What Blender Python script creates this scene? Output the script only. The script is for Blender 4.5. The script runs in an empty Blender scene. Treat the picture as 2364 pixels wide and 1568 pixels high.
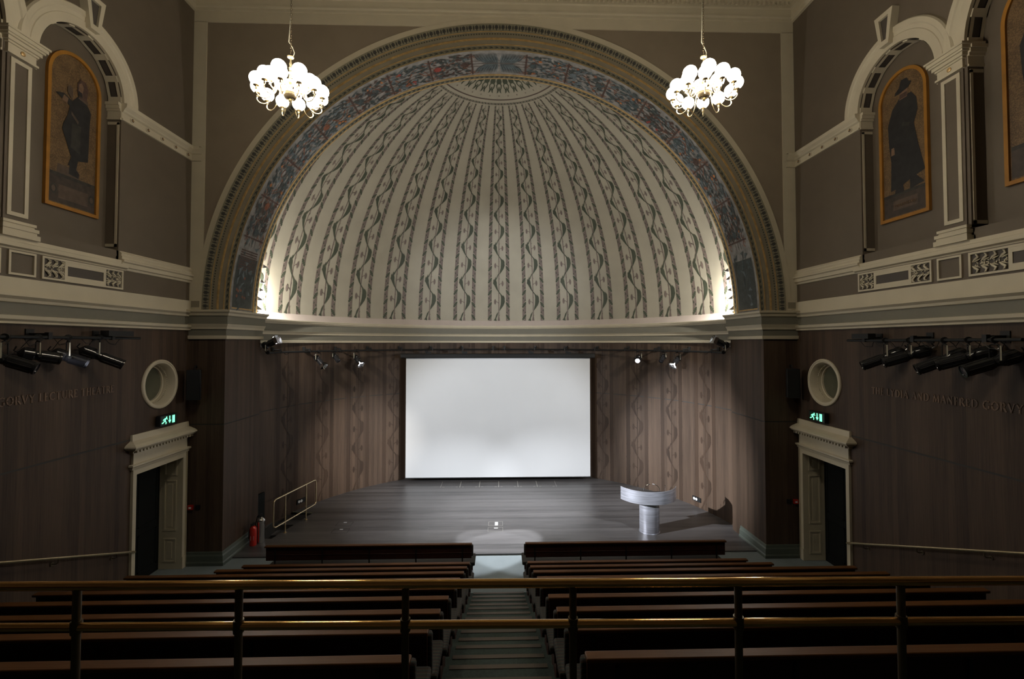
import bpy, bmesh, random, math
from math import sin, cos, pi, radians, sqrt, atan2, tan, exp, log
from mathutils import Vector, Matrix
from mathutils.geometry import tessellate_polygon

random.seed(7)
SC = bpy.context.scene
COL = SC.collection
PI = pi
W = 6.78            # half width of the hall
DF = 10.4           # depth of the proscenium wall
RA = 6.2            # radius of apse and dome
YA = 11.3           # centre of the apse
XR = 6.0            # reveal

# ------------------------------------------------------------------ materials
def new_mat(name):
    m = bpy.data.materials.new(name); m.use_nodes = True
    nt = m.node_tree; b = nt.nodes['Principled BSDF']
    return m, nt, b

def paint(name, col, rough=0.6, metal=0.0, spec=0.5, var=0.08, scale=3.0, bump=0.0, coat=0.0, stretch=None):
    m, nt, b = new_mat(name)
    b.inputs['Roughness'].default_value = rough
    b.inputs['Metallic'].default_value = metal
    b.inputs['Specular IOR Level'].default_value = spec
    b.inputs['Coat Weight'].default_value = coat
    b.inputs['Coat Roughness'].default_value = 0.12
    tc = nt.nodes.new('ShaderNodeTexCoord')
    n = nt.nodes.new('ShaderNodeTexNoise'); n.inputs['Scale'].default_value = scale; n.inputs['Detail'].default_value = 5
    if stretch:
        mp = nt.nodes.new('ShaderNodeMapping'); mp.inputs['Scale'].default_value = stretch
        nt.links.new(tc.outputs['Object'], mp.inputs['Vector']); nt.links.new(mp.outputs[0], n.inputs['Vector'])
    else: nt.links.new(tc.outputs['Object'], n.inputs['Vector'])
    r = nt.nodes.new('ShaderNodeValToRGB')
    lo = [c * (1 - var) for c in col]; hi = [min(1, c * (1 + var)) for c in col]
    r.color_ramp.elements[0].position = 0.3; r.color_ramp.elements[1].position = 0.7
    r.color_ramp.elements[0].color = (*lo, 1); r.color_ramp.elements[1].color = (*hi, 1)
    nt.links.new(n.outputs['Fac'], r.inputs['Fac'])
    nt.links.new(r.outputs['Color'], b.inputs['Base Color'])
    if bump:
        n2 = nt.nodes.new('ShaderNodeTexNoise'); n2.inputs['Scale'].default_value = scale * 18; n2.inputs['Detail'].default_value = 3
        nt.links.new(tc.outputs['Object'], n2.inputs['Vector'])
        bp = nt.nodes.new('ShaderNodeBump'); bp.inputs['Strength'].default_value = bump; bp.inputs['Distance'].default_value = 0.01
        nt.links.new(n2.outputs['Fac'], bp.inputs['Height']); nt.links.new(bp.outputs['Normal'], b.inputs['Normal'])
    return m

def emit(name, col, s):
    m, nt, b = new_mat(name)
    b.inputs['Base Color'].default_value = (*col, 1)
    b.inputs['Emission Color'].default_value = (*col, 1)
    b.inputs['Emission Strength'].default_value = s
    return m

def wood(name, c1, c2, plank=0.11, rough=0.5, spec=0.4, grain=(60, 1.2), uv=True, streak=0.5, pv=0.32, lo=0.4, hi=1.0):
    """grain runs along v; planks are counted along u"""
    m, nt, b = new_mat(name)
    L = nt.links.new
    tc = nt.nodes.new('ShaderNodeTexCoord')
    src = tc.outputs['UV'] if uv else tc.outputs['Object']
    sep = nt.nodes.new('ShaderNodeSeparateXYZ'); L(src, sep.inputs[0])
    dv = nt.nodes.new('ShaderNodeMath'); dv.operation = 'DIVIDE'; dv.inputs[1].default_value = plank; L(sep.outputs[0], dv.inputs[0])
    fl = nt.nodes.new('ShaderNodeMath'); fl.operation = 'FLOOR'; L(dv.outputs[0], fl.inputs[0])
    wn = nt.nodes.new('ShaderNodeTexWhiteNoise'); wn.noise_dimensions = '1D'; L(fl.outputs[0], wn.inputs['W'])
    mp = nt.nodes.new('ShaderNodeMapping'); mp.inputs['Scale'].default_value = (grain[0], grain[1], 1); L(src, mp.inputs['Vector'])
    n = nt.nodes.new('ShaderNodeTexNoise'); n.inputs['Scale'].default_value = 1; n.inputs['Detail'].default_value = 6; n.inputs['Roughness'].default_value = 0.65
    L(mp.outputs[0], n.inputs['Vector'])
    mp2 = nt.nodes.new('ShaderNodeMapping'); mp2.inputs['Scale'].default_value = (2.2, 0.25, 1); L(src, mp2.inputs['Vector'])
    n2 = nt.nodes.new('ShaderNodeTexNoise'); n2.inputs['Scale'].default_value = 1; n2.inputs['Detail'].default_value = 3; L(mp2.outputs[0], n2.inputs['Vector'])
    a1 = nt.nodes.new('ShaderNodeMath'); a1.operation = 'MULTIPLY'; a1.inputs[1].default_value = pv; L(wn.outputs['Value'], a1.inputs[0])
    a2 = nt.nodes.new('ShaderNodeMath'); a2.operation = 'MULTIPLY_ADD'; a2.inputs[1].default_value = streak + 0.2; L(n.outputs['Fac'], a2.inputs[0]); L(a1.outputs[0], a2.inputs[2])
    a3 = nt.nodes.new('ShaderNodeMath'); a3.operation = 'MULTIPLY_ADD'; a3.inputs[1].default_value = 0.35; L(n2.outputs['Fac'], a3.inputs[0]); L(a2.outputs[0], a3.inputs[2])
    r = nt.nodes.new('ShaderNodeValToRGB'); r.color_ramp.elements[0].position = lo; r.color_ramp.elements[1].position = hi
    r.color_ramp.elements[0].color = (*c1, 1); r.color_ramp.elements[1].color = (*c2, 1)
    L(a3.outputs[0], r.inputs['Fac']); L(r.outputs['Color'], b.inputs['Base Color'])
    b.inputs['Roughness'].default_value = rough; b.inputs['Specular IOR Level'].default_value = spec
    bp = nt.nodes.new('ShaderNodeBump'); bp.inputs['Strength'].default_value = 0.15; bp.inputs['Distance'].default_value = 0.004
    L(n.outputs['Fac'], bp.inputs['Height']); L(bp.outputs['Normal'], b.inputs['Normal'])
    return m

M = {}
M['cream'] = paint('cream paint', (0.56, 0.495, 0.365), 0.5, var=0.04, bump=0.03)
M['pinkcream'] = paint('pale ledge paint', (0.55, 0.47, 0.42), 0.5, var=0.04)
M['spandrel'] = paint('wall paint lightened for light', (0.245, 0.195, 0.14), 0.6, var=0.05, bump=0.04)  # lighter copy of the wall paint; stronger light on the arch wall coloured in
M['grey'] = paint('grey brown wall paint', (0.120, 0.093, 0.066), 0.6, var=0.05, bump=0.04)  # darker copy of the wall paint; dimmer light on the side walls coloured in
M['greydk'] = paint('umber panel paint', (0.07, 0.058, 0.048), 0.6, var=0.05)
M['frieze'] = paint('olive grey frieze paint', (0.16, 0.15, 0.115), 0.55, var=0.05)
M['gold'] = paint('gilding', (0.50, 0.33, 0.14), 0.35, metal=0.3, var=0.2, scale=12)
M['ochre'] = paint('ochre frame', (0.34, 0.15, 0.02), 0.45, var=0.15, scale=5)
M['stone'] = paint('arch stone paint', (0.22, 0.19, 0.135), 0.6, var=0.12)
M['ornbg'] = paint('ornament ground', (0.20, 0.18, 0.12), 0.6)
M['ornlf'] = paint('ornament leaf black', (0.03, 0.028, 0.022), 0.6)
M['dome'] = paint('dome plaster', (0.35, 0.32, 0.25), 0.65, var=0.07, scale=1.3, bump=0.05)
M['leaf'] = paint('painted green leaf', (0.048, 0.057, 0.036), 0.65, var=0.15)
M['mauve'] = paint('painted mauve', (0.150, 0.115, 0.100), 0.65, var=0.12)
M['mauvedk'] = paint('painted brown', (0.10, 0.07, 0.057), 0.65, var=0.12)
M['fresco'] = paint('arch mural ground', (0.22, 0.21, 0.20), 0.6, var=0.3, scale=7)
M['teal'] = paint('mural teal', (0.045, 0.062, 0.066), 0.6, var=0.5, scale=14)
M['teal2'] = paint('mural blue grey', (0.11, 0.135, 0.15), 0.6, var=0.4, scale=14)
M['rust'] = paint('mural rust', (0.20, 0.07, 0.035), 0.6, var=0.35, scale=14)
M['rustdk'] = paint('mural dark brown', (0.065, 0.035, 0.028), 0.6, var=0.35, scale=14)
M['orange'] = paint('mural orange', (0.36, 0.14, 0.05), 0.6, var=0.25, scale=14)
M['red'] = paint('mural red', (0.26, 0.045, 0.035), 0.6, var=0.25, scale=14)
M['murdk'] = paint('mural dark ground', (0.035, 0.042, 0.04), 0.6, var=0.4, scale=9)
M['wood'] = wood('walnut panelling', (0.026, 0.0165, 0.011), (0.112, 0.073, 0.049), plank=0.10, streak=.35, pv=.15, lo=.3, hi=.82, spec=0.25, rough=.55)
M['woodin'] = wood('walnut inlay', (0.015, 0.009, 0.0055), (0.066, 0.039, 0.024), plank=0.10, streak=.35, pv=.15, lo=.3, hi=.82, spec=0.25, rough=.55)
M['stage'] = wood('stage boards', (0.016, 0.0145, 0.0145), (0.12, 0.113, 0.112), plank=0.14, rough=0.40, spec=0.6, grain=(34, 1.1), streak=0.75)
M['groove'] = paint('dark recess', (0.03, 0.028, 0.025), 0.7)
M['void'] = paint('dark green black paint', (0.006, 0.007, 0.0065), 0.7, spec=.2)
M['black'] = paint('black powder coat', (0.009, 0.009, 0.009), 0.5, spec=0.3, var=0.1)
M['blackgl'] = paint('black enamel', (0.015, 0.015, 0.017), 0.18, var=0.1)
M['steel'] = paint('brushed steel', (0.60, 0.61, 0.68), 0.33, metal=0.8, var=0.22, scale=3, stretch=(.8, .8, 9))
M['chrome'] = paint('polished steel', (0.7, 0.7, 0.7), 0.12, metal=1.0, var=0.02)
M['brass'] = paint('polished brass rail', (0.78, 0.47, 0.18), 0.13, metal=1.0, var=0.05)
M['brassdk'] = paint('dull brass post', (0.13, 0.10, 0.06), 0.38, metal=0.8, var=0.1)
M['brasslt'] = paint('pale brass', (0.72, 0.58, 0.36), 0.25, metal=0.85, var=0.08)
M['screen'] = paint('projection cloth', (0.62, 0.63, 0.64), 0.8, var=0.015, scale=1)
M['benchwood'] = wood('mahogany', (0.014, 0.005, 0.004), (0.055, 0.016, 0.010), plank=3.0, rough=0.42, spec=0.3, grain=(6, 60))
M['benchtop'] = wood('mahogany rail lightened for light', (0.05, 0.018, 0.005), (0.125, 0.050, 0.014), plank=3.0, rough=0.45, spec=0.2, grain=(3, 60))  # paler copy of the mahogany; chandelier light on the bench tops put into it
M['white'] = paint('white plastic', (0.75, 0.75, 0.75), 0.4)
M['extred'] = paint('red enamel', (0.45, 0.02, 0.012), 0.25, var=0.05, coat=0.4)
M['letter'] = paint('bronze lettering', (0.16, 0.092, 0.05), 0.45, var=0.05)
M['mosaic'] = None
M['cloak'] = paint('painted black cloak', (0.014, 0.013, 0.013), 0.6, var=0.4, scale=8)
M['cloak2'] = paint('painted dark tunic', (0.03, 0.027, 0.022), 0.6, var=0.4, scale=8)
M['flesh'] = paint('painted face', (0.17, 0.10, 0.06), 0.6, var=0.2, scale=20)
M['plinth'] = paint('painted plinth', (0.045, 0.032, 0.025), 0.6, var=0.3, scale=10)
M['plinthlt'] = paint('painted plinth panel', (0.085, 0.058, 0.04), 0.6, var=0.3, scale=10)
M['globe'] = emit('lit opal globe', (1.0, 0.91, 0.74), 47)
M['lens'] = emit('lit lens', (0.92, 0.93, 1.0), 30)
M['lenssoft'] = emit('dim lit lens', (0.92, 0.93, 1.0), 6)
M['lensoff'] = paint('glass lens', (0.05, 0.05, 0.06), 0.05)
M['exitgreen'] = emit('exit sign green', (0.22, 1.0, 0.55), 1.5)
M['exitbg'] = paint('exit sign face', (0.01, 0.05, 0.03), 0.3)
M['tapelabel'] = paint('pale label', (0.45, 0.42, 0.33), 0.5)
M['glowtape'] = paint('green yellow tape', (0.22, 0.26, 0.12), 0.5)
M['nosing'] = paint('stair nosing', (0.075, 0.055, 0.038), 0.45, var=0.1)
M['paneback'] = paint('grey green glass', (0.10, 0.10, 0.07), 0.15)

def mosaic_mat():
    m, nt, b = new_mat('gold mosaic')
    L = nt.links.new
    tc = nt.nodes.new('ShaderNodeTexCoord')
    v = nt.nodes.new('ShaderNodeTexVoronoi'); v.inputs['Scale'].default_value = 55; L(tc.outputs['Object'], v.inputs['Vector'])
    n = nt.nodes.new('ShaderNodeTexNoise'); n.inputs['Scale'].default_value = 5; L(tc.outputs['Object'], n.inputs['Vector'])
    mx = nt.nodes.new('ShaderNodeMix'); mx.data_type = 'FLOAT'; mx.inputs[0].default_value = 0.55
    L(v.outputs['Distance'], mx.inputs[2]); L(n.outputs['Fac'], mx.inputs[3])
    r = nt.nodes.new('ShaderNodeValToRGB'); r.color_ramp.elements[0].position = 0.3; r.color_ramp.elements[1].position = 0.65
    r.color_ramp.elements[0].color = (0.06, 0.034, 0.016, 1); r.color_ramp.elements[1].color = (0.18, 0.108, 0.048, 1)
    L(mx.outputs[0], r.inputs['Fac']); L(r.outputs['Color'], b.inputs['Base Color']); b.inputs['Roughness'].default_value = 0.5
    return m
M['mosaic'] = mosaic_mat()

def stripe_mat():
    m, nt, b = new_mat('striped seat fabric')
    L = nt.links.new
    tc = nt.nodes.new('ShaderNodeTexCoord'); sep = nt.nodes.new('ShaderNodeSeparateXYZ'); L(tc.outputs['Object'], sep.inputs[0])
    ad = nt.nodes.new('ShaderNodeMath'); ad.operation = 'ADD'; L(sep.outputs[1], ad.inputs[0]); L(sep.outputs[2], ad.inputs[1])
    mu = nt.nodes.new('ShaderNodeMath'); mu.operation = 'MULTIPLY'; mu.inputs[1].default_value = 26; L(ad.outputs[0], mu.inputs[0])
    fr = nt.nodes.new('ShaderNodeMath'); fr.operation = 'FRACT'; L(mu.outputs[0], fr.inputs[0])
    r = nt.nodes.new('ShaderNodeValToRGB'); r.color_ramp.interpolation = 'CONSTANT'
    e = r.color_ramp.elements; e[0].position = 0; e[0].color = (0.018, 0.016, 0.014, 1)
    e[1].position = 0.35; e[1].color = (0.012, 0.028, 0.026, 1)
    x = e.new(0.6); x.color = (0.07, 0.04, 0.02, 1); x = e.new(0.75); x.color = (0.02, 0.012, 0.012, 1)
    L(fr.outputs[0], r.inputs['Fac']); L(r.outputs['Color'], b.inputs['Base Color']); b.inputs['Roughness'].default_value = 0.9
    return m
M['stripe'] = stripe_mat()

def carpet_mat():
    m, nt, b = new_mat('blue green carpet')
    L = nt.links.new
    tc = nt.nodes.new('ShaderNodeTexCoord')
    n = nt.nodes.new('ShaderNodeTexNoise'); n.inputs['Scale'].default_value = 180; n.inputs['Detail'].default_value = 4; L(tc.outputs['Object'], n.inputs['Vector'])
    n2 = nt.nodes.new('ShaderNodeTexNoise'); n2.inputs['Scale'].default_value = 2; L(tc.outputs['Object'], n2.inputs['Vector'])
    mx = nt.nodes.new('ShaderNodeMix'); mx.data_type = 'FLOAT'; mx.inputs[0].default_value = 0.4; L(n.outputs['Fac'], mx.inputs[2]); L(n2.outputs['Fac'], mx.inputs[3])
    r = nt.nodes.new('ShaderNodeValToRGB'); r.color_ramp.elements[0].position = 0.3; r.color_ramp.elements[1].position = 0.7
    r.color_ramp.elements[0].color = (0.145, 0.172, 0.180, 1); r.color_ramp.elements[1].color = (0.21, 0.245, 0.255, 1)
    L(mx.outputs[0], r.inputs['Fac']); L(r.outputs['Color'], b.inputs['Base Color']); b.inputs['Roughness'].default_value = 0.95
    bp = nt.nodes.new('ShaderNodeBump'); bp.inputs['Strength'].default_value = 0.4; bp.inputs['Distance'].default_value = 0.004
    L(n.outputs['Fac'], bp.inputs['Height']); L(bp.outputs['Normal'], b.inputs['Normal'])
    return m
M['carpet'] = carpet_mat()
M['aisle'] = paint('green aisle carpet darkened as shade', (0.034, 0.050, 0.043), 0.95, var=0.2, scale=40, bump=0.2)  # darker copy of the front carpet; shade on tiers and steps put into it

# ------------------------------------------------------------------ mesh builder
class MB:
    def __init__(s):
        s.v = []; s.f = []; s.mi = []; s.mats = []; s.uv = {}; s.xf = None; s.cur = 0; s.nouv = True
    def mat(s, name):
        if name not in s.mats: s.mats.append(name)
        s.cur = s.mats.index(name); return s
    def vert(s, p, uv=None):
        p = Vector(p)
        if s.xf is not None: p = s.xf @ p
        s.v.append(p)
        if uv is not None: s.uv[len(s.v) - 1] = uv
        return len(s.v) - 1
    def face(s, idx):
        s.f.append(tuple(idx)); s.mi.append(s.cur)
    def poly(s, pts, uvs=None):
        s.face([s.vert(p, uvs[i] if uvs else None) for i, p in enumerate(pts)])
    def box(s, x0, y0, z0, x1, y1, z1):
        v = [s.vert(p) for p in ((x0,y0,z0),(x1,y0,z0),(x1,y1,z0),(x0,y1,z0),(x0,y0,z1),(x1,y0,z1),(x1,y1,z1),(x0,y1,z1))]
        for q in ((0,3,2,1),(4,5,6,7),(0,1,5,4),(1,2,6,5),(2,3,7,6),(3,0,4,7)): s.face([v[i] for i in q])
        return s
    def cbox(s, c, d):
        return s.box(c[0]-d[0]/2, c[1]-d[1]/2, c[2]-d[2]/2, c[0]+d[0]/2, c[1]+d[1]/2, c[2]+d[2]/2)
    def prism(s, pts, fn, a, b):
        """pts 2d outline, fn(p,depth)->3d"""
        n = len(pts)
        A = [s.vert(fn(p, a)) for p in pts]; B = [s.vert(fn(p, b)) for p in pts]
        tri = tessellate_polygon([[Vector((p[0], p[1], 0)) for p in pts]])
        for t in tri: s.face([A[i] for i in t]); s.face([B[i] for i in t])
        for i in range(n): s.face([A[i], A[(i+1) % n], B[(i+1) % n], B[i]])
        return s
    def tube(s, pts, r, n=8, closed=False, caps=True):
        pts = [Vector(p) for p in pts]; N = len(pts); rings = []
        rs = r if isinstance(r, (list, tuple)) else [r] * N
        up = None
        for i, p in enumerate(pts):
            if closed: d = (pts[(i+1) % N] - pts[i-1])
            else: d = pts[min(i+1, N-1)] - pts[max(i-1, 0)]
            if d.length < 1e-9: d = Vector((0, 0, 1))
            d.normalize()
            if up is None:
                up = Vector((0, 0, 1)) if abs(d.z) < 0.9 else Vector((1, 0, 0))
            a = d.cross(up)
            if a.length < 1e-6: a = d.cross(Vector((0.3, 1, 0.2)))
            a.normalize(); b = a.cross(d).normalized(); up = b
            rings.append([s.vert(p + (a * cos(2*PI*k/n) + b * sin(2*PI*k/n)) * rs[i]) for k in range(n)])
        m = N if closed else N - 1
        for i in range(m):
            A = rings[i]; B = rings[(i+1) % N]
            for k in range(n): s.face([A[k], A[(k+1) % n], B[(k+1) % n], B[k]])
        if caps and not closed:
            s.face(rings[0][::-1]); s.face(rings[-1])
        return s
    def lathe(s, prof, n=16, o=(0, 0, 0), ax=(0, 0, 1), caps=True):
        ax = Vector(ax).normalized(); o = Vector(o)
        t = Vector((0, 0, 1)) if abs(ax.z) < 0.9 else Vector((1, 0, 0))
        a = ax.cross(t).normalized(); b = ax.cross(a)
        rings = []
        for r, h in prof:
            rings.append([s.vert(o + ax*h + (a*cos(2*PI*k/n) + b*sin(2*PI*k/n))*max(r, 1e-4)) for k in range(n)])
        for i in range(len(prof)-1):
            for k in range(n): s.face([rings[i][k], rings[i][(k+1) % n], rings[i+1][(k+1) % n], rings[i+1][k]])
        if caps: s.face(rings[0][::-1]); s.face(rings[-1])
        return s
    def sphere(s, c, r, n=16, m=10, sc=(1, 1, 1)):
        prof = [(r*sin(PI*i/m), -r*cos(PI*i/m)*sc[2]) for i in range(m+1)]
        return s.lathe(prof, n, c, caps=False)
    def strip(s, pts, ws, fn):
        """ribbon polygons: pts 2d centre line, ws half widths, fn maps 2d->3d"""
        prev = None
        for i, p in enumerate(pts):
            a = pts[max(i-1, 0)]; b = pts[min(i+1, len(pts)-1)]
            dx, dy = b[0]-a[0], b[1]-a[1]; l = math.hypot(dx, dy) or 1
            nx, ny = -dy/l, dx/l
            q = (s.vert(fn((p[0]+nx*ws[i], p[1]+ny*ws[i]))), s.vert(fn((p[0]-nx*ws[i], p[1]-ny*ws[i]))))
            if prev: s.face([prev[0], prev[1], q[1], q[0]])
            prev = q
        return s
    def disc2(s, c, r, fn, n=8, sy=1.0):
        s.poly([fn((c[0] + r*cos(2*PI*k/n), c[1] + r*sy*sin(2*PI*k/n))) for k in range(n)]); return s
    def build(s, name, parent=None, smooth=30, bevel=0, loc=None):
        me = bpy.data.meshes.new(name)
        me.from_pydata([tuple(v) for v in s.v], [], s.f)
        for m in s.mats: me.materials.append(M[m])
        me.polygons.foreach_set('material_index', s.mi)
        if s.uv:
            ul = me.uv_layers.new(name='UVMap')
            for lp in me.loops:
                ul.data[lp.index].uv = s.uv.get(lp.vertex_index, (0, 0))
        me.update()
        if smooth:
            me.polygons.foreach_set('use_smooth', [True]*len(me.polygons))
            me.set_sharp_from_angle(angle=radians(smooth))
        o = bpy.data.objects.new(name, me); COL.objects.link(o)
        if parent is not None: o.parent = parent
        if loc is not None: o.location = loc
        if bevel:
            md = o.modifiers.new('bevel', 'BEVEL'); md.width = bevel; md.segments = 2; md.limit_method = 'ANGLE'
        return o

def tag(o, label=None, cat=None, group=None, kind=None):
    if label: o['label'] = label
    if cat: o['category'] = cat
    if group: o['group'] = group
    if kind: o['kind'] = kind
    return o
def struct(o, label=None):
    o['kind'] = 'structure'
    if label: o['label'] = label
    return o
def empty(name, loc, rz=0, label=None, cat=None, group=None):
    o = bpy.data.objects.new(name, None); COL.objects.link(o)
    o.location = loc; o.rotation_euler = (0, 0, rz); o.empty_display_size = 0.1
    tag(o, label, cat, group); return o
def copy_tree(o, parent=None):
    c = o.copy(); COL.objects.link(c); c.parent = parent
    for ch in [x for x in COL.objects if x.parent == o]: copy_tree(ch, c)
    return c

def sweep(mb, path, prof, mats=None, uvs=False, s0=0.0):
    """path in plan heading so that the room lies to its right; prof=[(offset into room, z)]"""
    n = len(path); offs = []
    for i in range(n):
        ns = []
        for a, b in ((i-1, i), (i, i+1)):
            if 0 <= a and b < n:
                dx = path[b][0]-path[a][0]; dy = path[b][1]-path[a][1]; l = math.hypot(dx, dy)
                ns.append((dy/l, -dx/l))
        if len(ns) == 1: offs.append(ns[0])
        else:
            d = 1 + ns[0][0]*ns[1][0] + ns[0][1]*ns[1][1]
            offs.append(((ns[0][0]+ns[1][0])/d, (ns[0][1]+ns[1][1])/d))
    L = [s0]
    for i in range(1, n): L.append(L[-1] + math.hypot(path[i][0]-path[i-1][0], path[i][1]-path[i-1][1]))
    for j in range(len(prof)-1):
        if mats: mb.mat(mats[j])
        rows = []
        for i in range(n):
            rows.append([mb.vert((path[i][0]+offs[i][0]*prof[q][0], path[i][1]+offs[i][1]*prof[q][0], prof[q][1]),
                                 (L[i], prof[q][1]) if uvs else None) for q in (j, j+1)])
        for i in range(n-1): mb.face([rows[i][0], rows[i+1][0], rows[i+1][1], rows[i][1]])

a0 = math.asin((11.9-YA)/RA)
ARC = [(-RA*cos(t), YA+RA*sin(t)) for t in [a0 + (PI-2*a0)*i/96 for i in range(97)]]

# ================================================================== FLOOR, STAGE, TIERS
ST = 10.7
hole = [(-6.00, 11.93), (-6.02, 12.85), (-5.93, 13.45), (-5.23, 13.32), (-5.54, 11.66), (-5.86, 11.66)]
mb = MB(); mb.mat('stage')
outer = [(-6.0, ST), (6.0, ST), (6.0, 11.9)] + [(x, y) for x, y in ARC[::-1]] + [(-6.0, 11.9)]
allp = outer + hole
tri = tessellate_polygon([[Vector((p[0], p[1], 0)) for p in outer], [Vector((p[0], p[1], 0)) for p in hole]])
idx = [mb.vert((p[0], p[1], 0), (p[1]+20, p[0]+20)) for p in allp]
for t in tri: mb.face([idx[i] for i in t])
mb.poly([(-6, ST, -.05), (6, ST, -.05), (6, ST, 0), (-6, ST, 0)], [(0, 0), (0, 12), (.05, 12), (.05, 0)])
struct(mb.build('floor'), 'dark brushed wooden stage floor')
mb = MB(); mb.mat('groove')
n = len(hole)
for i in range(n):
    a, b = hole[i], hole[(i+1) % n]
    mb.poly([(a[0], a[1], 0), (b[0], b[1], 0), (b[0], b[1], -.75), (a[0], a[1], -.75)])
mb.mat('stage')
for k in range(4):   # steps going down beside the wall
    y1 = 13.25 - k*0.32; z = -0.15*(k+1)
    mb.poly([(-6.05, y1, z), (-5.2, y1, z), (-5.2, y1-.34, z), (-6.05, y1-.34, z)])
    mb.poly([(-6.05, y1, z), (-5.2, y1, z), (-5.2, y1, z+.15), (-6.05, y1, z+.15)])
mb.poly([(-6.05, 11.5, -.6), (-5.2, 11.5, -.6), (-5.2, 12.3, -.6), (-6.05, 12.3, -.6)])
struct(mb.build('floor_stairwell'), 'dark stairwell sunk in the stage beside the left wall')

mb = MB(); mb.mat('carpet')
mb.poly([(-W, 8.3, -.03), (W, 8.3, -.03), (W, ST, -.03), (-W, ST, -.03)])
for s in (-1, 1): mb.poly([(s*6.0, ST-.02, -.03), (s*W, ST-.02, -.03), (s*W, 10.75, -.03), (s*6.0, 10.75, -.03)])
struct(mb.build('floor'), 'blue green carpet between stage and front benches')

ROWY = [9.25, 8.45, 7.73, 7.03, 6.32, 5.60, 4.90, 4.20, 3.50, 2.80]
ROWZ = [-.03, -.03] + [0.26*k for k in range(1, 9)]
mb = MB(); mb.mat('aisle')
prev = -.03
for i in range(1, 10):
    y1 = ROWY[i]; y0 = ROWY[i+1] if i < 9 else -4.0
    z = 0.26*i
    mb.poly([(-W, y1, prev), (W, y1, prev), (W, y1, z), (-W, y1, z)])
    mb.poly([(-W, y1, z), (W, y1, z), (W, y0, z), (-W, y0, z)])
    prev = z
struct(mb.build('floor'), 'carpeted seating tiers rising towards the back')
# aisle half steps and nosings
mb = MB(); mn = MB(); mn.mat('nosing'); mb.mat('aisle')
for i in range(1, 10):
    y1 = ROWY[i]; z = 0.26*i; zl = -.03 if i == 1 else 0.26*(i-1)
    mb.box(-.60, y1, zl, .60, y1+.36, z-.13)
    for yy, zz in ((y1+.36, z-.13), (y1, z)):
        mn.box(-.47, yy-.045, zz, .47, yy+.012, zz+.006)
        mn.box(-.47, yy, zz-.035, .47, yy+.012, zz)
struct(mb.build('floor_steps'), 'green carpeted steps of the centre aisle, shade put into the colour')
struct(mn.build('trim_1'), 'pale metal nosings along the centre aisle steps')

# ================================================================== PANELLED WALLS
GR = [(0, -.05), (0, 2.99), (-.012, 2.99), (-.012, 3.015), (0, 3.015)]
GM = ['wood', 'groove', 'groove', 'groove']
path_front = [(-W, DF), (-XR, DF), (-XR, 11.9)] + ARC + [(XR, 11.9), (XR, DF), (W, DF)]
# the left reveal/arc wall has a low doorway beside the stage; everything else is continuous
mb = MB()
sweep(mb, path_front, GR + [(0, 4.90)], GM + ['wood'], uvs=True)
o = struct(mb.build('wall_front'), 'curved walnut panelled wall round the stage')
# skirting on piers
mb = MB()
SK = [(0.0, .26), (.015, .25), (.02, .2), (.035, .17), (.04, .06), (.055, .03), (.055, -.04)]
M['skirt'] = paint('grey green skirting', (0.085, 0.10, 0.082), 0.5)
for pth in ([(-W, DF), (-XR, DF), (-XR, 11.5)], [(XR, 11.5), (XR, DF), (W, DF)]):
    sweep(mb, pth, SK, ['skirt']*6)
struct(mb.build('baseboard_front'))

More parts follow.
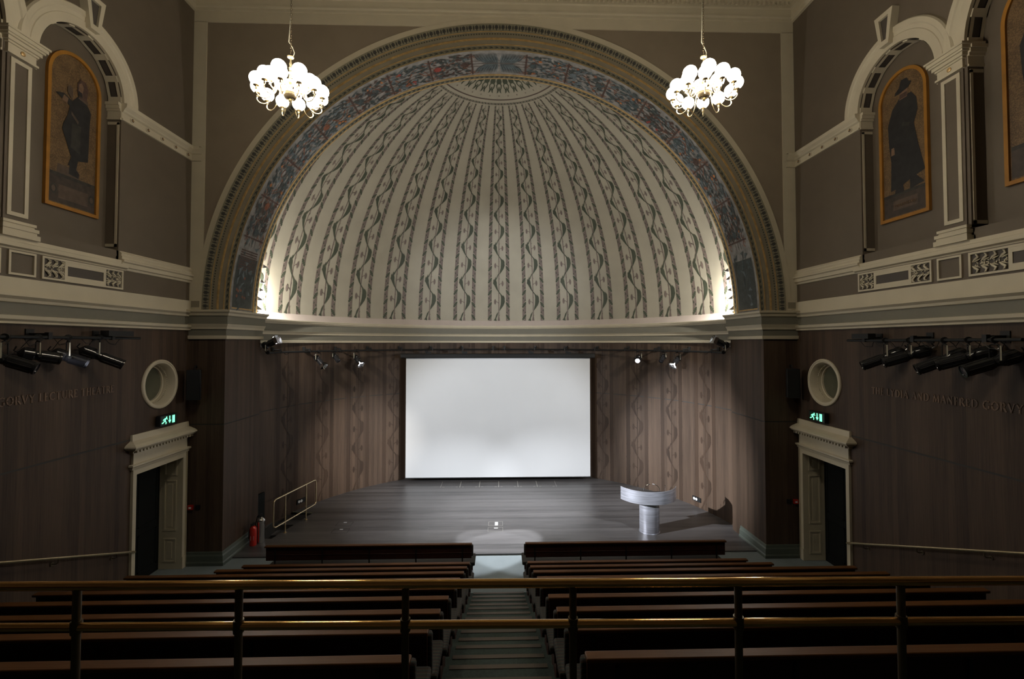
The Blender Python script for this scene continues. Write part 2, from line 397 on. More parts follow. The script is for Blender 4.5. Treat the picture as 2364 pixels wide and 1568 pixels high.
# inlaid vine pattern shared by dome (paint) and apse wall (inlay)
def rib(mb, fn, v0, v1, green, mauve, gap, mirror=1, det=True):
    """fn((u,v)) with u in rib spacings, v in pattern periods"""
    m = mirror
    def F(p): return fn((p[0]*m, p[1]))
    def inside(a, b): return a >= v0 - .02 and b <= v1 + .02
    nP = int(math.ceil(v1))
    # bands
    for sgn in (-1, 1):
        cx = sgn*.262; hw = .052
        steps = max(2, int((v1-v0)*12)); mb.mat(mauve)
        pts = [(cx, v0+(v1-v0)*i/steps) for i in range(steps+1)]
        mb.strip(pts, [hw]*len(pts), F)
        k = 0
        while True:
            b = k/3.0
            if b > v1 - .12: break
            if b >= v0 - .01:
                # oak leaf lying diagonally
                p0 = (cx - sgn*-1*.055*-1, b+.03); p1 = (cx + sgn*-1*.055*-1, b+.165)
                p0 = (cx + sgn*.050, b+.02); p1 = (cx - sgn*.050, b+.17)
                if gap:
                    mb.mat(gap)
                    mb.strip([(p0[0], p0[1]-.035), (p1[0], p1[1]-.055)], [.007, .007], lambda p: F(p, ))
                    mb.strip([(p0[0], p0[1]+.055), (p1[0], p1[1]+.035)], [.007, .007], lambda p: F(p, ))
                mb.mat(green)
                L = [(p0[0]+(p1[0]-p0[0])*t, p0[1]+(p1[1]-p0[1])*t) for t in (0, .15, .3, .4, .55, .65, .8, .9, 1)]
                mb.strip(L, [.006, .03, .022, .045, .026, .042, .02, .026, .003], lambda p: F(p, ) if gap is None else up(F, p))
                if det:
                    mb.disc2((cx-.03*sgn, b+.225), .017, lambda p: up(F, p), 6, 1.3)
                    mb.disc2((cx+.025*sgn, b+.275), .017, lambda p: up(F, p), 6, 1.3)
            k += 1
    # stem
    mb.mat(mauve)
    steps = max(2, int((v1-v0)*8))
    pts = [(0, v0+(v1-v0)*i/steps) for i in range(steps+1)]
    mb.strip(pts, [(.012 + (.022 if (i == 0 and v0 == 0) else 0)) for i in range(len(pts))], F)
    def leafstrip(pl, wl):
        if min(p[1] for p in pl) < v0-.02 or max(p[1] for p in pl) > v1+.02: return
        g = 1.28 if mb.mats[mb.cur] == green else 1.25
        mb.strip(pl, [w*g for w in wl], lambda p: up(F, p))
    for k in range(0, nP+1):
        b = float(k)
        mb.mat(green)
        if k == 0: leafstrip([(-.105, .0), (-.09, .07), (-.055, .16), (-.02, .235)], [.035, .012, .016, .004])
        # right leaf with fingers
        leafstrip([(.018, b+.27), (.05, b+.34), (.095, b+.43), (.118, b+.52), (.112, b+.60), (.085, b+.665), (.055, b+.715), (0.0, b+.78), (-.05, b+.86), (-.085, b+.95), (-.118, b+1.03), (-.118, b+1.10)],
                  [.002, .018, .034, .046, .040, .022, .010, .009, .010, .022, .046, .030])
        leafstrip([(.13, b+.55), (.125, b+.66), (.118, b+.70)], [.02, .014, .002])
        leafstrip([(.15, b+.55), (.155, b+.62), (.145, b+.67)], [.016, .012, .002])
        # left leaf continuation
        leafstrip([(-.12, b+1.06), (-.10, b+1.14), (-.09, b+1.20)], [.024, .016, .002])
        leafstrip([(-.135, b+1.02), (-.15, b+1.10), (-.148, b+1.14)], [.02, .012, .002])
        leafstrip([(-.10, b+.98), (-.05, b+.86), (-.02, b+.80)], [.03, .016, .004])
        leafstrip([(-.075, b+1.13), (-.05, b+1.20), (-.02, b+1.26), (.005, b+1.30)], [.006, .009, .009, .006])
        # flowers and twigs
        mb.mat(mauve)
        for sg, vv in ((-1, b+.50), (1, b+1.0)):
            leafstrip([(0, vv-.03), (sg*.03, vv+.0), (sg*.06, vv+.015), (sg*.09, vv+.015)], [.009, .006, .006, .006])
            for a in (-60, -35, -12, 12, 35, 60):
                ca, sa = cos(radians(a)), sin(radians(a))
                leafstrip([(sg*.085, vv+.015), (sg*(.085+.035*ca), vv+.015+.055*sa), (sg*(.085+.055*ca), vv+.015+.085*sa)], [.008, .013, .009])
        leafstrip([(0, b+.12), (.03, b+.16)], [.007, .003]); leafstrip([(0, b+.60), (.022, b+.64)], [.006, .002])
def up(F, p):
    a = F(p)
    return LIFT(a)
def LIFT(a): return a

# apse inlay: 12 degree spacing
SPC = radians(12.0)
mb = MB()
def wallmap(k):
    def fn(p):
        th = (k + p[0])*SPC
        r = RA - WOFF[0]
        return (r*sin(th), YA + r*cos(th), p[1]*1.30)
    return fn
WOFF = [0.003]
def LIFT(a):
    x, y = a[0], a[1]-YA; r = math.hypot(x, y); s = (r-.0025)/r
    return (x*s, YA+y*s, a[2])
for k in range(-6, 7):
    rib(mb, wallmap(k), 0.0, 3.66, 'woodin', 'woodin', None, 1, det=False)
for i, v in enumerate(mb.v): mb.uv[i] = (atan2(v.x, v.y-YA)*RA, v.z)
o = struct(mb.build('trim_2', smooth=0), 'darker inlaid vine pattern in the curved walnut wall')

# ---------------------------------------------------------------- apse / pier entablature
mb = MB()
PF = [(0, 4.86), (.05, 4.87), (.06, 4.94), (.03, 4.945), (.03, 5.08), (.06, 5.085), (.07, 5.13), (.11, 5.2), (.09, 5.205), (.09, 5.37), (.12, 5.38), (.14, 5.43), (.18, 5.46), (.19, 5.50), (0, 5.52)]
FM = ['cream', 'cream', 'cream', 'frieze', 'cream', 'cream', 'cream', 'frieze', 'frieze', 'cream', 'cream', 'cream', 'cream', 'cream']
sweep(mb, [(-W, DF), (-XR, DF), (-XR, 11.95)], PF, FM)
sweep(mb, [(XR, 11.95), (XR, DF), (W, DF)], PF, FM)
for s in (-1, 1):  # end faces of the returns
    mb.mat('frieze')
    mb.poly([(s*(XR-p[0]), 11.95, p[1]) for p in PF])
struct(mb.build('trim_3'), 'cream and olive entablature round the arch piers')
mb = MB()
PA = [(0, 4.77), (.04, 4.78), (.05, 4.84), (.02, 4.845), (.02, 5.0), (.05, 5.01), (.06, 5.05), (.1, 5.1), (.06, 5.105), (.06, 5.29), (.09, 5.30), (.11, 5.335), (.135, 5.34), (.14, 5.375), (.16, 5.38), (.165, 5.41), (0.0, 5.60)]
AM = ['cream', 'cream', 'cream', 'frieze', 'cream', 'cream', 'cream', 'frieze', 'frieze', 'cream', 'cream', 'cream', 'cream', 'cream', 'cream', 'pinkcream']
sweep(mb, ARC, PA, AM)
struct(mb.build('trim_4'), 'curved cream and olive entablature under the dome')

# ================================================================== DOME
CZ = 5.6
mb = MB(); mb.mat('dome')
NA, NE = 96, 48
grid = []
for j in range(NE+1):
    el = PI/2*j/NE
    row = []
    for i in range(NA+1):
        th = -PI/2 + PI*i/NA
        row.append(mb.vert((RA*cos(el)*sin(th), YA+RA*cos(el)*cos(th), CZ+RA*sin(el))))
    grid.append(row)
for j in range(NE):
    for i in range(NA): mb.face([grid[j][i], grid[j][i+1], grid[j+1][i+1], grid[j+1][i]])
def sph(th, el, off):
    r = RA - off
    return (r*cos(el)*sin(th), YA + r*cos(el)*cos(th), CZ + r*sin(el))
PER = radians(12.83)
def domemap(k):
    def fn(p):
        mm = p[1]*PER
        el = 2*math.atan(exp(mm)) - PI/2
        return sph((k+p[0])*SPC, el, .006)
    return fn
def LIFT(a):
    v = Vector((a[0], a[1]-YA, a[2]-CZ)); v *= (v.length-.004)/v.length
    return (v.x, v.y+YA, v.z+CZ)
elTop = radians(90-17.0)
vTop = log(tan(PI/4+elTop/2))/PER
for k in range(-7, 8):
    rib(mb, domemap(k), 0.0, vTop, 'leaf', 'mauve', 'dome')
# medallion: polar coords (theta, beta from apex)
def pol(beta, th, off=.006):
    return sph(th, PI/2-radians(beta), off)
def ring(b0, b1, mat, n=80):
    mb.mat(mat)
    for i in range(n):
        t0 = -PI/2+PI*i/n; t1 = -PI/2+PI*(i+1)/n
        mb.poly([pol(b0, t0), pol(b0, t1), pol(b1, t1), pol(b1, t0)])
ring(14.7, 15.05, 'mauvedk')
for i in range(120):     # rope ring
    t = -PI/2+PI*(i+.5)/120
    mb.mat('leaf' if i % 2 else 'mauve')
    mb.poly([pol(16.0, t-.012), pol(16.0, t+.006), pol(16.6, t+.014), pol(16.6, t-.004)])
for i in range(19):
    t = -PI/2+PI*(i)/18
    def pm(p, t=t): return pol(p[1], t+p[0], .008)
    mb.mat('leaf')
    mb.strip([(0, 7.0), (.0, 7.8), (0, 8.6), (0, 9.4)], [.02, .065, .075, .05], pm)
    for s in (-1, 1):
        mb.strip([(s*.03, 9.2), (s*.06, 9.9), (s*.05, 10.7), (s*.02, 11.4), (s*.028, 12.2), (s*.045, 12.6)], [.018, .012, .010, .018, .012, .003], pm)
        mb.strip([(s*.02, 11.4), (0, 11.0), (-s*.02, 10.4)], [.01, .008, .004], pm)
    mb.strip([(0, 7.2), (0, 3.0)], [.012, .004], pm)
    mb.mat('mauve')
    for a in range(3):
        ca, sa = cos(PI*a/3), sin(PI*a/3)
        mb.strip([(-.018*ca, 13.5-.26*sa), (.018*ca, 13.5+.26*sa)], [.004, .004], pm)
struct(mb.build('wall_dome', smooth=0), 'half dome painted with stripes of leaves and vines')
# smooth only the plaster faces
dm = bpy.data.objects['wall_dome'].data
dm.polygons.foreach_set('use_smooth', [p.material_index == 0 and i < NA*NE for i, p in enumerate(dm.polygons)])

# ================================================================== PROSCENIUM WALL
ZC = 5.5
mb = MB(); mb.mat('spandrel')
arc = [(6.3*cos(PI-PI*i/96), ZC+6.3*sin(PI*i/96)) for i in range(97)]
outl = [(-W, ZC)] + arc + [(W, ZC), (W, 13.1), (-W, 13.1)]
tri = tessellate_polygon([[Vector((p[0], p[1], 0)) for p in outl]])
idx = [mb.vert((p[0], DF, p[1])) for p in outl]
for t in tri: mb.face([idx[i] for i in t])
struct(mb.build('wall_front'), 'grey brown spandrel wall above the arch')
mb = MB(); mb.mat('cream')
mb.box(-W, DF-.025, 11.93, W, DF, 12.22)
for s in (-1, 1):
    mb.box(min(s*6.50, s*W), DF-.025, ZC, max(s*6.50, s*W), DF, 11.94)
struct(mb.build('trim_5'), 'cream framing bands on the arch wall')
mb = MB(); mb.mat('cream')
for s in (-1, 1):
    x = s*6.63; mb.box(x-.12, DF-.04, ZC+.04, x+.12, DF-.024, ZC+.22)
mb.mat('stone')
for s in (-1, 1):
    x = s*6.63; mb.box(x-.10, DF-.043, ZC+.06, x+.10, DF-.038, ZC+.20)
struct(mb.build('trim_6'), 'small plates at the feet of the framing bands')

# arch mouldings: profile of (radius, y)
mb = MB()
AP = [(6.63, DF-.001, 'cream'), (6.63, DF-.04, 'cream'), (6.50, DF-.045, 'stone'), (6.49, DF-.07, 'ornbg'), (6.345, DF-.02, 'gold'),
      (6.335, DF-.045, 'gold'), (6.315, DF-.045, 'stone'), (6.305, DF-.02, 'ornbg'), (6.265, DF-.015, 'stone'), (6.19, DF-.01, 'gold'), (6.185, DF-.04, 'gold'), (6.16, DF-.045, 'gold'),
      (6.15, DF-.015, 'stone'), (6.05, DF+.0, 'gold'), (6.045, DF-.03, 'gold'), (6.02, DF-.03, 'stone'),
      (6.01, DF-.01, 'ornbg'), (5.935, DF-.005, 'brasslt'), (5.93, DF-.03, 'brasslt'), (5.90, DF-.03, 'fresco'), (5.90, 11.30, 'gold'), (5.885, 11.305, 'gold'), (5.885, 11.345, 'gold'), (5.90, 11.35, 'ornbg'), (5.90, 11.48, 'gold'), (5.89, 11.5, 'stone'), (6.3, 11.5, None)]
NS = 128
def ap(r, y, t): return (r*cos(t), y, ZC + r*sin(t))
for j in range(len(AP)-1):
    r0, y0, mt = AP[j]; r1, y1, _ = AP[j+1]; mb.mat(mt)
    A = [mb.vert(ap(r0, y0, PI*i/NS)) for i in range(NS+1)]; B = [mb.vert(ap(r1, y1, PI*i/NS)) for i in range(NS+1)]
    for i in range(NS): mb.face([A[i], A[i+1], B[i+1], B[i]])
struct(mb.build('trim_7', smooth=40), 'gilt and stone coloured mouldings of the great arch')
# carved leaf course, bead course and guilloches
mb = MB(); mb.mat('ornlf')
NL = 136
for i in range(NL):
    t = PI*(i+.5)/NL; da = PI/NL
    def fm(p, t=t, y=DF-.052, r=6.415): return ap(r+p[1], y-p[1]*.35, t+p[0]/6.4*1.0)
    sg = 1
    # five fingered leaf
    for a, l in ((-80, .04), (-35, .055), (0, .062), (35, .055), (80, .04)):
        a = radians(a+90*0)
        mb.strip([(-.015, 0), (-.015+sin(a)*l*.6, cos(a)*l*.6-.01), (-.015+sin(a)*l, cos(a)*l-.01)], [.014, .018, .006], fm)
    mb.strip([(-.015, -.055), (-.015, 0)], [.008, .02], fm)
    mb.strip([(.055, -.045), (.055, 0), (.055, .045)], [.005, .02, .006], fm)
NB = 330
for i in range(NB):
    t = PI*(i+.5)/NB
    def fm(p, t=t): return ap(6.285+p[1], DF-.024, t+p[0]/6.3)
    mb.disc2((0, 0), .016, fm, 6)
mb.mat('murdk')
NG = 150
for i in range(NG):
    t = PI*(i+.5)/NG
    def fm(p, t=t): return ap(5.972+p[1], DF-.014, t+p[0]/6)
    mb.strip([(-.055, -.02), (-.01, .015), (.05, .022)], [.004, .014, .003], fm)
    mb.strip([(-.05, .022), (0, -.012), (.05, -.02)], [.003, .010, .003], fm)
    def fs(p, t=t): return ap(5.894, 11.415+p[1], t+p[0]/6)
    mb.strip([(-.055, -.04), (-.01, .02), (.05, .045)], [.005, .022, .004], fs)
    mb.strip([(-.05, .04), (.0, -.02), (.05, -.04)], [.004, .014, .004], fs)
struct(mb.build('trim_8', smooth=0), 'dark leaf, bead and rope courses carved round the arch')

# mural on the soffit: v across (y 10.42 .. 11.28), s along (arc length)
rnd = random.Random(11)
mb = MB()
SL = PI*5.9
def mu(p, lift=.004):   # p=(s, v) s from left foot .. right foot, v in 0..1 from outer to inner edge
    t = PI - p[0]/5.9
    return ap(5.9-lift, 10.42+p[1]*.86, t)
lv = [0.004]
def fmu(p): return mu(p, lv[0])
def blob(c, r, mat, petals=0):
    mb.mat(mat)
    if petals:
        for k in range(petals):
            a = 2*PI*k/petals
            mb.strip([c, (c[0]+cos(a)*r*.6, c[1]+sin(a)*r*.6/.86), (c[0]+cos(a)*r, c[1]+sin(a)*r/.86)], [r*.1, r*.28, r*.12], fmu)
    else: mb.disc2(c, r, fmu, 9, 1/.86)
bars = [SL/2 + k*.98 for k in range(-8, 9) if k != 0 or True]
bars = [SL/2 + s*(.64 + .99*k) for s in (-1, 1) for k in range(8)]
# dark foot panels with baskets
for s in (0, 1):
    mb.mat('murdk'); lv[0] = .003
    def seg(a, b): 
        q = (lambda x: x if s == 0 else SL-x)
        n = 8
        for i in range(n):
            x0, x1 = a+(b-a)*i/n, a+(b-a)*(i+1)/n
            mb.poly([fmu((q(x0), .03)), fmu((q(x1), .03)), fmu((q(x1), .97)), fmu((q(x0), .97))])
    seg(.06, 1.25)
    lv[0] = .005
    if s == 0:
        mb.mat('rustdk')
        for r in range(9):
            y = .95+r*.055
            mb.strip([(y+.0, .10), (y, .5), (y, .9)], [.016, .016, .016], fmu)
    for k in range(26):
        c = ((rnd.uniform(.15, 1.7) if s == 0 else SL-rnd.uniform(.15, 1.5)), rnd.uniform(.12, .88))
        lv[0] = .006+.0002*k
        a = rnd.uniform(0, 2*PI); l = rnd.uniform(.10, .28)
        mb.mat(rnd.choice(['teal', 'teal2', 'teal', 'murdk'] if s else ['teal', 'teal2', 'teal', 'teal2']))
        mb.strip([c, (c[0]+cos(a)*l*.5, c[1]+sin(a)*l*.45), (c[0]+cos(a+.4)*l, c[1]+sin(a+.4)*l*.9)], [.01, rnd.uniform(.03, .055), .004], lambda p: fmu((p[0], min(.97, max(.03, p[1])))))
    if s == 0:
        for k in range(7): lv[0] = .012; blob((rnd.uniform(.3, .8), rnd.uniform(.15, .85)), .035, 'rust')
# lattice: long rails
lv[0] = .005
for vv, mt in ((.5, 'rustdk'), (.38, 'rustdk'), (.62, 'rustdk')):
    mb.mat(mt); n = 60
    pts = [(1.5+(SL-3.0)*i/n, vv) for i in range(n+1)]
    mb.strip(pts, [.007]*(n+1), fmu)
for bx in bars:
    if bx < 1.5 or bx > SL-1.4: continue
    lv[0] = .010; mb.mat('rustdk'); mb.strip([(bx, .03), (bx, .5), (bx, .97)], [.020]*3, fmu)
    mb.mat('rust'); lv[0] = .009
    for sg in (-1, 1):
        for v0 in (.14, .86):
            pts = []
            for i in range(12):
                a = i*.5; rr = .085*(1-i/14)
                pts.append((bx+sg*(.10+rr*cos(a)-.02), v0+rr*sin(a)*1.1))
            mb.strip(pts, [.010]*12, fmu)
    # medallion rosette
    col = rnd.choice(['rustdk', 'teal2', 'rust', 'red', 'teal'])
    lv[0] = .012; blob((bx+rnd.choice([-1, 1])*.17, .5), .10, col, 9)
# foliage bays: two garlands hug both edges of the band, fruits in between
bx = sorted(b for b in bars)
for i in range(len(bx)-1):
    a, b = bx[i], bx[i+1]
    if b-a > 1.2 and abs((a+b)/2-SL/2) < .1:
        # palm fronds at the crown
        for s in (-1, 1):
            for k in range(16):
                x = s*(.05+k*.034); lv[0] = .006+.0003*k
                mb.mat('teal' if k % 2 else 'teal2')
                for e in (-1, 1):
                    mb.strip([(SL/2+x*.55, .5+e*.02), (SL/2+x*.9, .5+e*.20), (SL/2+x*1.02+s*.03, .5+e*.44)], [.006, .014, .003], fmu)
        continue
    pal = rnd.choice([('teal', 'teal', 'teal2', 'rustdk'), ('teal', 'murdk', 'teal2', 'rust'), ('teal2', 'teal', 'murdk', 'orange'), ('teal', 'murdk', 'rustdk', 'teal2')])
    fruit = ['rustdk', 'rustdk', 'rust', 'teal2', 'orange', 'red'][i % 6] if a < SL*.7 else 'orange'
    # winding branch
    lv[0] = .0055; mb.mat('rust')
    ph = rnd.uniform(0, 6)
    pts = [(a+(b-a)*j/16, .5+.16*sin(ph+j*.7)) for j in range(17)]
    mb.strip(pts, [.011]*17, fmu)
    pts = [(a+(b-a)*j/16, .5+.30*sin(ph+1.5+j*.5)) for j in range(17)]
    mb.strip(pts, [.008]*17, fmu)
    for j in range(120):
        x = rnd.uniform(a+.06, b-.06)
        v = rnd.choice([rnd.gauss(.17, .08), rnd.gauss(.83, .08), rnd.uniform(.28, .72)])
        v = min(.95, max(.05, v)); an = rnd.choice([0, PI])+rnd.gauss(0, .7); l = rnd.uniform(.09, .18)
        lv[0] = .006+.00004*j; mb.mat(rnd.choice(pal[:3]))
        mb.strip([(x-cos(an)*l*.5, v-sin(an)*l*.5), (x, v), (x+cos(an)*l*.5, v+sin(an)*l*.5)], [.006, rnd.uniform(.022, .04), .003],
                 lambda p: fmu((p[0], min(.97, max(.03, p[1])))))
    for j in range(9):
        lv[0] = .013
        blob((rnd.uniform(a+.12, b-.12), rnd.choice([rnd.uniform(.14, .3), rnd.uniform(.7, .86)])), rnd.uniform(.025, .045), fruit if j % 2 else pal[3])
# ends of the mural: framing strip at the foot
lv[0] = .01
mb.mat('gold')
for s in (0, 1):
    q = .06 if s == 0 else SL-.06
    mb.strip([(q, 0), (q, .5), (q, 1)], [.015]*3, fmu)
struct(mb.build('trim_9', smooth=0), 'floral garland mural on the underside of the arch')
# saw-tooth fins behind the arch foot
for s, nm in ((-1, 'left'), (1, 'right')):
    mb = MB(); mb.mat('steel')
    for k, zz in enumerate((.14, .36, .58, .80, 1.16) if s < 0 else (.16, .42, .62, .92, 1.12)):
        t = zz/5.9
        mb.prism([(0, -.05), (.13, -.055+.02*((k*7) % 3)), (0, .06)], lambda p, d: ((5.9-p[0])*cos(t)*s, 11.52+d, ZC+zz+p[1]), 0, .012)
    mb.box(min(s*5.895, s*5.99), 11.52, ZC+.05, max(s*5.895, s*5.99), 11.53, ZC+1.25)
    tag(mb.build('light_baffle'), 'row of small grey pointed fins at the %s foot of the dome arch' % nm, 'light baffle', 'pointed baffles behind the arch')

# ================================================================== SIDE WALLS
NY, NR = 7.68, 0.775      # small niche
BY, BR = 5.10, 1.35       # big central niche
SZ = 9.10                 # springing height
ND = .24
def arch_pts(cy, r, z0, z1, n=24):
    return [(cy-r, z0), (cy-r, z1)] + [(cy+r*cos(PI-PI*i/n), z1+r*sin(PI*i/n)) for i in range(1, n)] + [(cy+r, z1), (cy+r, z0)]
DY0, DY1, DZ = 8.95, 10.24, 2.33
WY, WZ = 9.54, 3.96
def side_wall(s):
    nm = 'left' if s < 0 else 'right'
    X = s*W
    # plaster, with niches cut out
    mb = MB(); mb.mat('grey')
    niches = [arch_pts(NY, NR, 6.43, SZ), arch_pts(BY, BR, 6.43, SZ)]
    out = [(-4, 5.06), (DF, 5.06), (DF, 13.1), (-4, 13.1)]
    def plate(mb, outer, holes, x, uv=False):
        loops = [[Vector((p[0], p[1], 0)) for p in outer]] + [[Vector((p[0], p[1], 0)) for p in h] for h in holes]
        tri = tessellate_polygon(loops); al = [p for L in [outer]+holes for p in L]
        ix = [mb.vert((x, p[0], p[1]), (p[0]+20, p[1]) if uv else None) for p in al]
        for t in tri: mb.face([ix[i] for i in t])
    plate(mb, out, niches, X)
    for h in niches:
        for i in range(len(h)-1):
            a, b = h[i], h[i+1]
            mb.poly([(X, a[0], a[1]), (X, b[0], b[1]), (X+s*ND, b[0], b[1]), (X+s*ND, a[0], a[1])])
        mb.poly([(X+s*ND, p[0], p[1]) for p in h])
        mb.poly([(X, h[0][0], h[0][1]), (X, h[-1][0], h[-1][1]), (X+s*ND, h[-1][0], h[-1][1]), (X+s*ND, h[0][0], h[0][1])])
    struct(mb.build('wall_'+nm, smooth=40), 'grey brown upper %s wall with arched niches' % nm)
    # walnut lower wall
    mb = MB(); mb.mat('wood')
    door = [(DY0, -.05), (DY0, DZ), (DY1, DZ), (DY1, -.05)]
    circ = [(WY+.45*cos(2*PI*i/40), WZ+.45*sin(2*PI*i/40)) for i in range(40)]
    o1 = [(-4, -.05), (DY0, -.05), (DY0, DZ), (DY1, DZ), (DY1, -.05), (DF, -.05), (DF, 5.08), (-4, 5.08)]
    plate(mb, o1, [circ], X, True)
    struct(mb.build('wall_'+nm), 'walnut panelled lower %s wall' % nm)
    mb = MB(); mb.mat('groove')
    for ya, yb in ((-4, DY0-.1), (DY1+.1, DF)):
        mb.box(min(X, X-s*.004), ya, 2.985, max(X, X-s*.004), yb, 3.012)
    struct(mb.build('trim_10'), 'shadow joint across the %s panelling' % nm)
    # lower entablature
    mb = MB()
    PS = [(0, 5.05), (.05, 5.06), (.055, 5.09), (.09, 5.12), (.10, 5.17), (.03, 5.18), (.03, 5.35), (.06, 5.36), (.075, 5.40), (.12, 5.44), (.12, 5.47), (.05, 5.475), (.05, 5.70), (0, 5.71)]
    SM = ['cream']*5 + ['frieze', 'cream', 'cream', 'cream', 'cream', 'cream', 'cream', 'cream']
    SM[5] = 'frieze'; SM[4] = 'cream'
    pth = [(-W, -4), (-W, DF)] if s < 0 else [(W, DF), (W, -4)]
    sweep(mb, pth, PS, SM)
    struct(mb.build('trim_11'), 'cream entablature along the %s wall' % nm)
    # dado cap
    mb = MB()
    PD = [(0, 6.09), (.03, 6.10), (.035, 6.14), (.07, 6.15), (.07, 6.22), (.10, 6.24), (.10, 6.27), (.06, 6.29), (.065, 6.33), (.05, 6.35), (.055, 6.39), (.03, 6.41), (.02, 6.43), (0, 6.43)]
    pth = [(-W, NY+NR+.005), (-W, DF)] if s < 0 else [(W, DF), (W, NY+NR+.005)]
    sweep(mb, pth, PD, ['cream']*13)
    mb.mat('cream'); mb.poly([(X-s*p[0], NY+NR+.005, p[1]) for p in PD])
    PD2 = [(-.24, 6.26), (.06, 6.26), (.06, 6.2), (.09, 6.19), (.09, 6.13), (.05, 6.11), (.04, 6.09), (.04, 5.70), (0, 5.70)]
    pth = [(-W, -4), (-W, 8.58)] if s < 0 else [(W, 8.58), (W, -4)]
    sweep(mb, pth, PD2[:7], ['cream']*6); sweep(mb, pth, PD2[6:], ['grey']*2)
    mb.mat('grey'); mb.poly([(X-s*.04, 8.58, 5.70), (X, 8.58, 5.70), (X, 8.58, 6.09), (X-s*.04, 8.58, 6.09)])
    mb.mat('cream'); mb.poly([(X-s*p[0], 8.58, p[1]) for p in PD2[:7]] + [(X, 8.58, 6.09)])
    struct(mb.build('trim_12'), 'cream dado moulding along the %s wall' % nm)
    # pilasters between niches
    def F(p, d): return (X - s*d, p[0], p[1])
    def rect(y0, y1, z0, z1): return [(y0, z0), (y1, z0), (y1, z1), (y0, z1)]
    def frame(mb, y0, y1, z0, z1, w, d0, d1):
        mb.prism(rect(y0, y1, z0, z0+w), F, d0, d1); mb.prism(rect(y0, y1, z1-w, z1), F, d0, d1)
        mb.prism(rect(y0, y0+w, z0+w, z1-w), F, d0, d1); mb.prism(rect(y1-w, y1, z0+w, z1-w), F, d0, d1)
    for yc in (6.68, 3.52):
        mb = MB(); y0, y1 = yc-.185, yc+.185
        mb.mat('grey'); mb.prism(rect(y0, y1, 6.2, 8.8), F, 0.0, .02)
        mb.mat('cream'); frame(mb, y0+.04, y1-.04, 6.56, 8.76, .055, .02, .035)
        # base mouldings
        for k, (za, zb, e) in enumerate(((6.26, 6.33, .075), (6.33, 6.37, .05), (6.37, 6.42, .065), (6.42, 6.45, .03), (6.45, 6.49, .045))):
            mb.prism(rect(y0-e, y1+e, za, zb), F, -.2, .03+e)
        # capital
        for za, zb, e in ((8.79, 8.82, .03), (8.82, 8.93, .01), (8.93, 8.96, .03), (8.96, 9.01, .055), (9.01, 9.04, .08), (9.04, 9.09, .10), (9.09, 9.12, .12)):
            mb.prism(rect(y0-e, y1+e, za, zb), F, -.2, .03+e)
        mb.mat('gold'); mb.lathe([(.03, 0), (.034, .012), (.02, .02), (.012, .022)], 10, (X-s*.04, yc, 8.875), (-s, 0, 0))
        struct(mb.build('trim_13', smooth=30), 'cream panelled pilaster on the %s wall' % nm)
    # jamb panels and imposts
    mb = MB(); mb.mat('cream')
    for yj, dr in ((NY+NR, -1), (BY+BR, -1), (NY-NR, 1), (BY-BR, 1)):
        def G(p, d): return (X + s*p[0], yj + dr*d, p[1])
        w0, w1 = .03, ND-.01
        if (yj, dr) == (NY+NR, -1) or True:
            for a, b, c, d_ in ((w0, 6.5, w0+.04, 8.74), (w0, 6.5, w1, 6.55), (w0, 8.70, w1, 8.75)):
                mb.prism([(a, b), (c, b), (c, d_), (a, d_)], G, 0, .01)
        for za, zb, e in ((8.79, 8.82, .02), (8.82, 8.94, .008), (8.94, 8.98, .03), (8.98, 9.04, .05), (9.04, 9.09, .07)):
            mb.prism([(-.0, za), (ND, za), (ND, zb), (0, zb)], G, 0, e)
        for za, zb, e in ((6.26, 6.33, .05), (6.33, 6.37, .03), (6.37, 6.43, .04)):
            mb.prism([(-.0, za), (ND, za), (ND, zb), (0, zb)], G, 0, e)
    struct(mb.build('trim_14'), 'cream jamb mouldings of the %s niches' % nm)
    # impost band to the corner with rosettes
    mb = MB()
    PI_ = [(0, 8.79), (.03, 8.795), (.035, 8.82), (.01, 8.83), (.01, 8.93), (.04, 8.95), (.05, 8.98), (.09, 9.03), (.10, 9.09), (0, 9.10)]
    pth = [(-W, NY+NR), (-W, DF-.03), (-W+.22, DF-.03)] if s < 0 else [(W-.22, DF-.03), (W, DF-.03), (W, NY+NR)]
    sweep(mb, pth, PI_, ['cream']*9)
    mb.mat('cream'); mb.poly([(X-s*p[0], NY+NR, p[1]) for p in PI_])
    for k in range(5):
        y = 8.68+k*.385
        mb.mat('cream'); mb.lathe([(.042, 0), (.045, .012), (.03, .02)], 12, (X-s*.01, y, 8.88), (-s, 0, 0))
        mb.mat('rustdk'); mb.lathe([(.030, 0), (.030, .022)], 12, (X-s*.01, y, 8.88), (-s, 0, 0))
        mb.mat('gold'); mb.sphere((X-s*.033, y, 8.88), .016, 8, 6)
    struct(mb.build('trim_15', smooth=30), 'cream impost band with rosettes on the %s wall' % nm)
    # archivolts with moulded section + coffered soffits
    mb = MB()
    for cy, r in ((NY, NR), (BY, BR)):
        pr = [(r, 0), (r, .045), (r+.13, .05), (r+.14, .04), (r+.20, .055), (r+.22, .07), (r+.29, .075), (r+.31, .05), (r+.32, 0)]
        mb.mat('cream'); n = 40
        for j in range(len(pr)-1):
            A = [mb.vert((X-s*pr[j][1], cy+pr[j][0]*cos(PI*i/n), SZ+pr[j][0]*sin(PI*i/n))) for i in range(n+1)]
            B = [mb.vert((X-s*pr[j+1][1], cy+pr[j+1][0]*cos(PI*i/n), SZ+pr[j+1][0]*sin(PI*i/n))) for i in range(n+1)]
            for i in range(n): mb.face([A[i], A[i+1], B[i+1], B[i]])
        # soffit coffers: cream ribs crossing a dark ground
        nc = 7 if r < 1 else 11
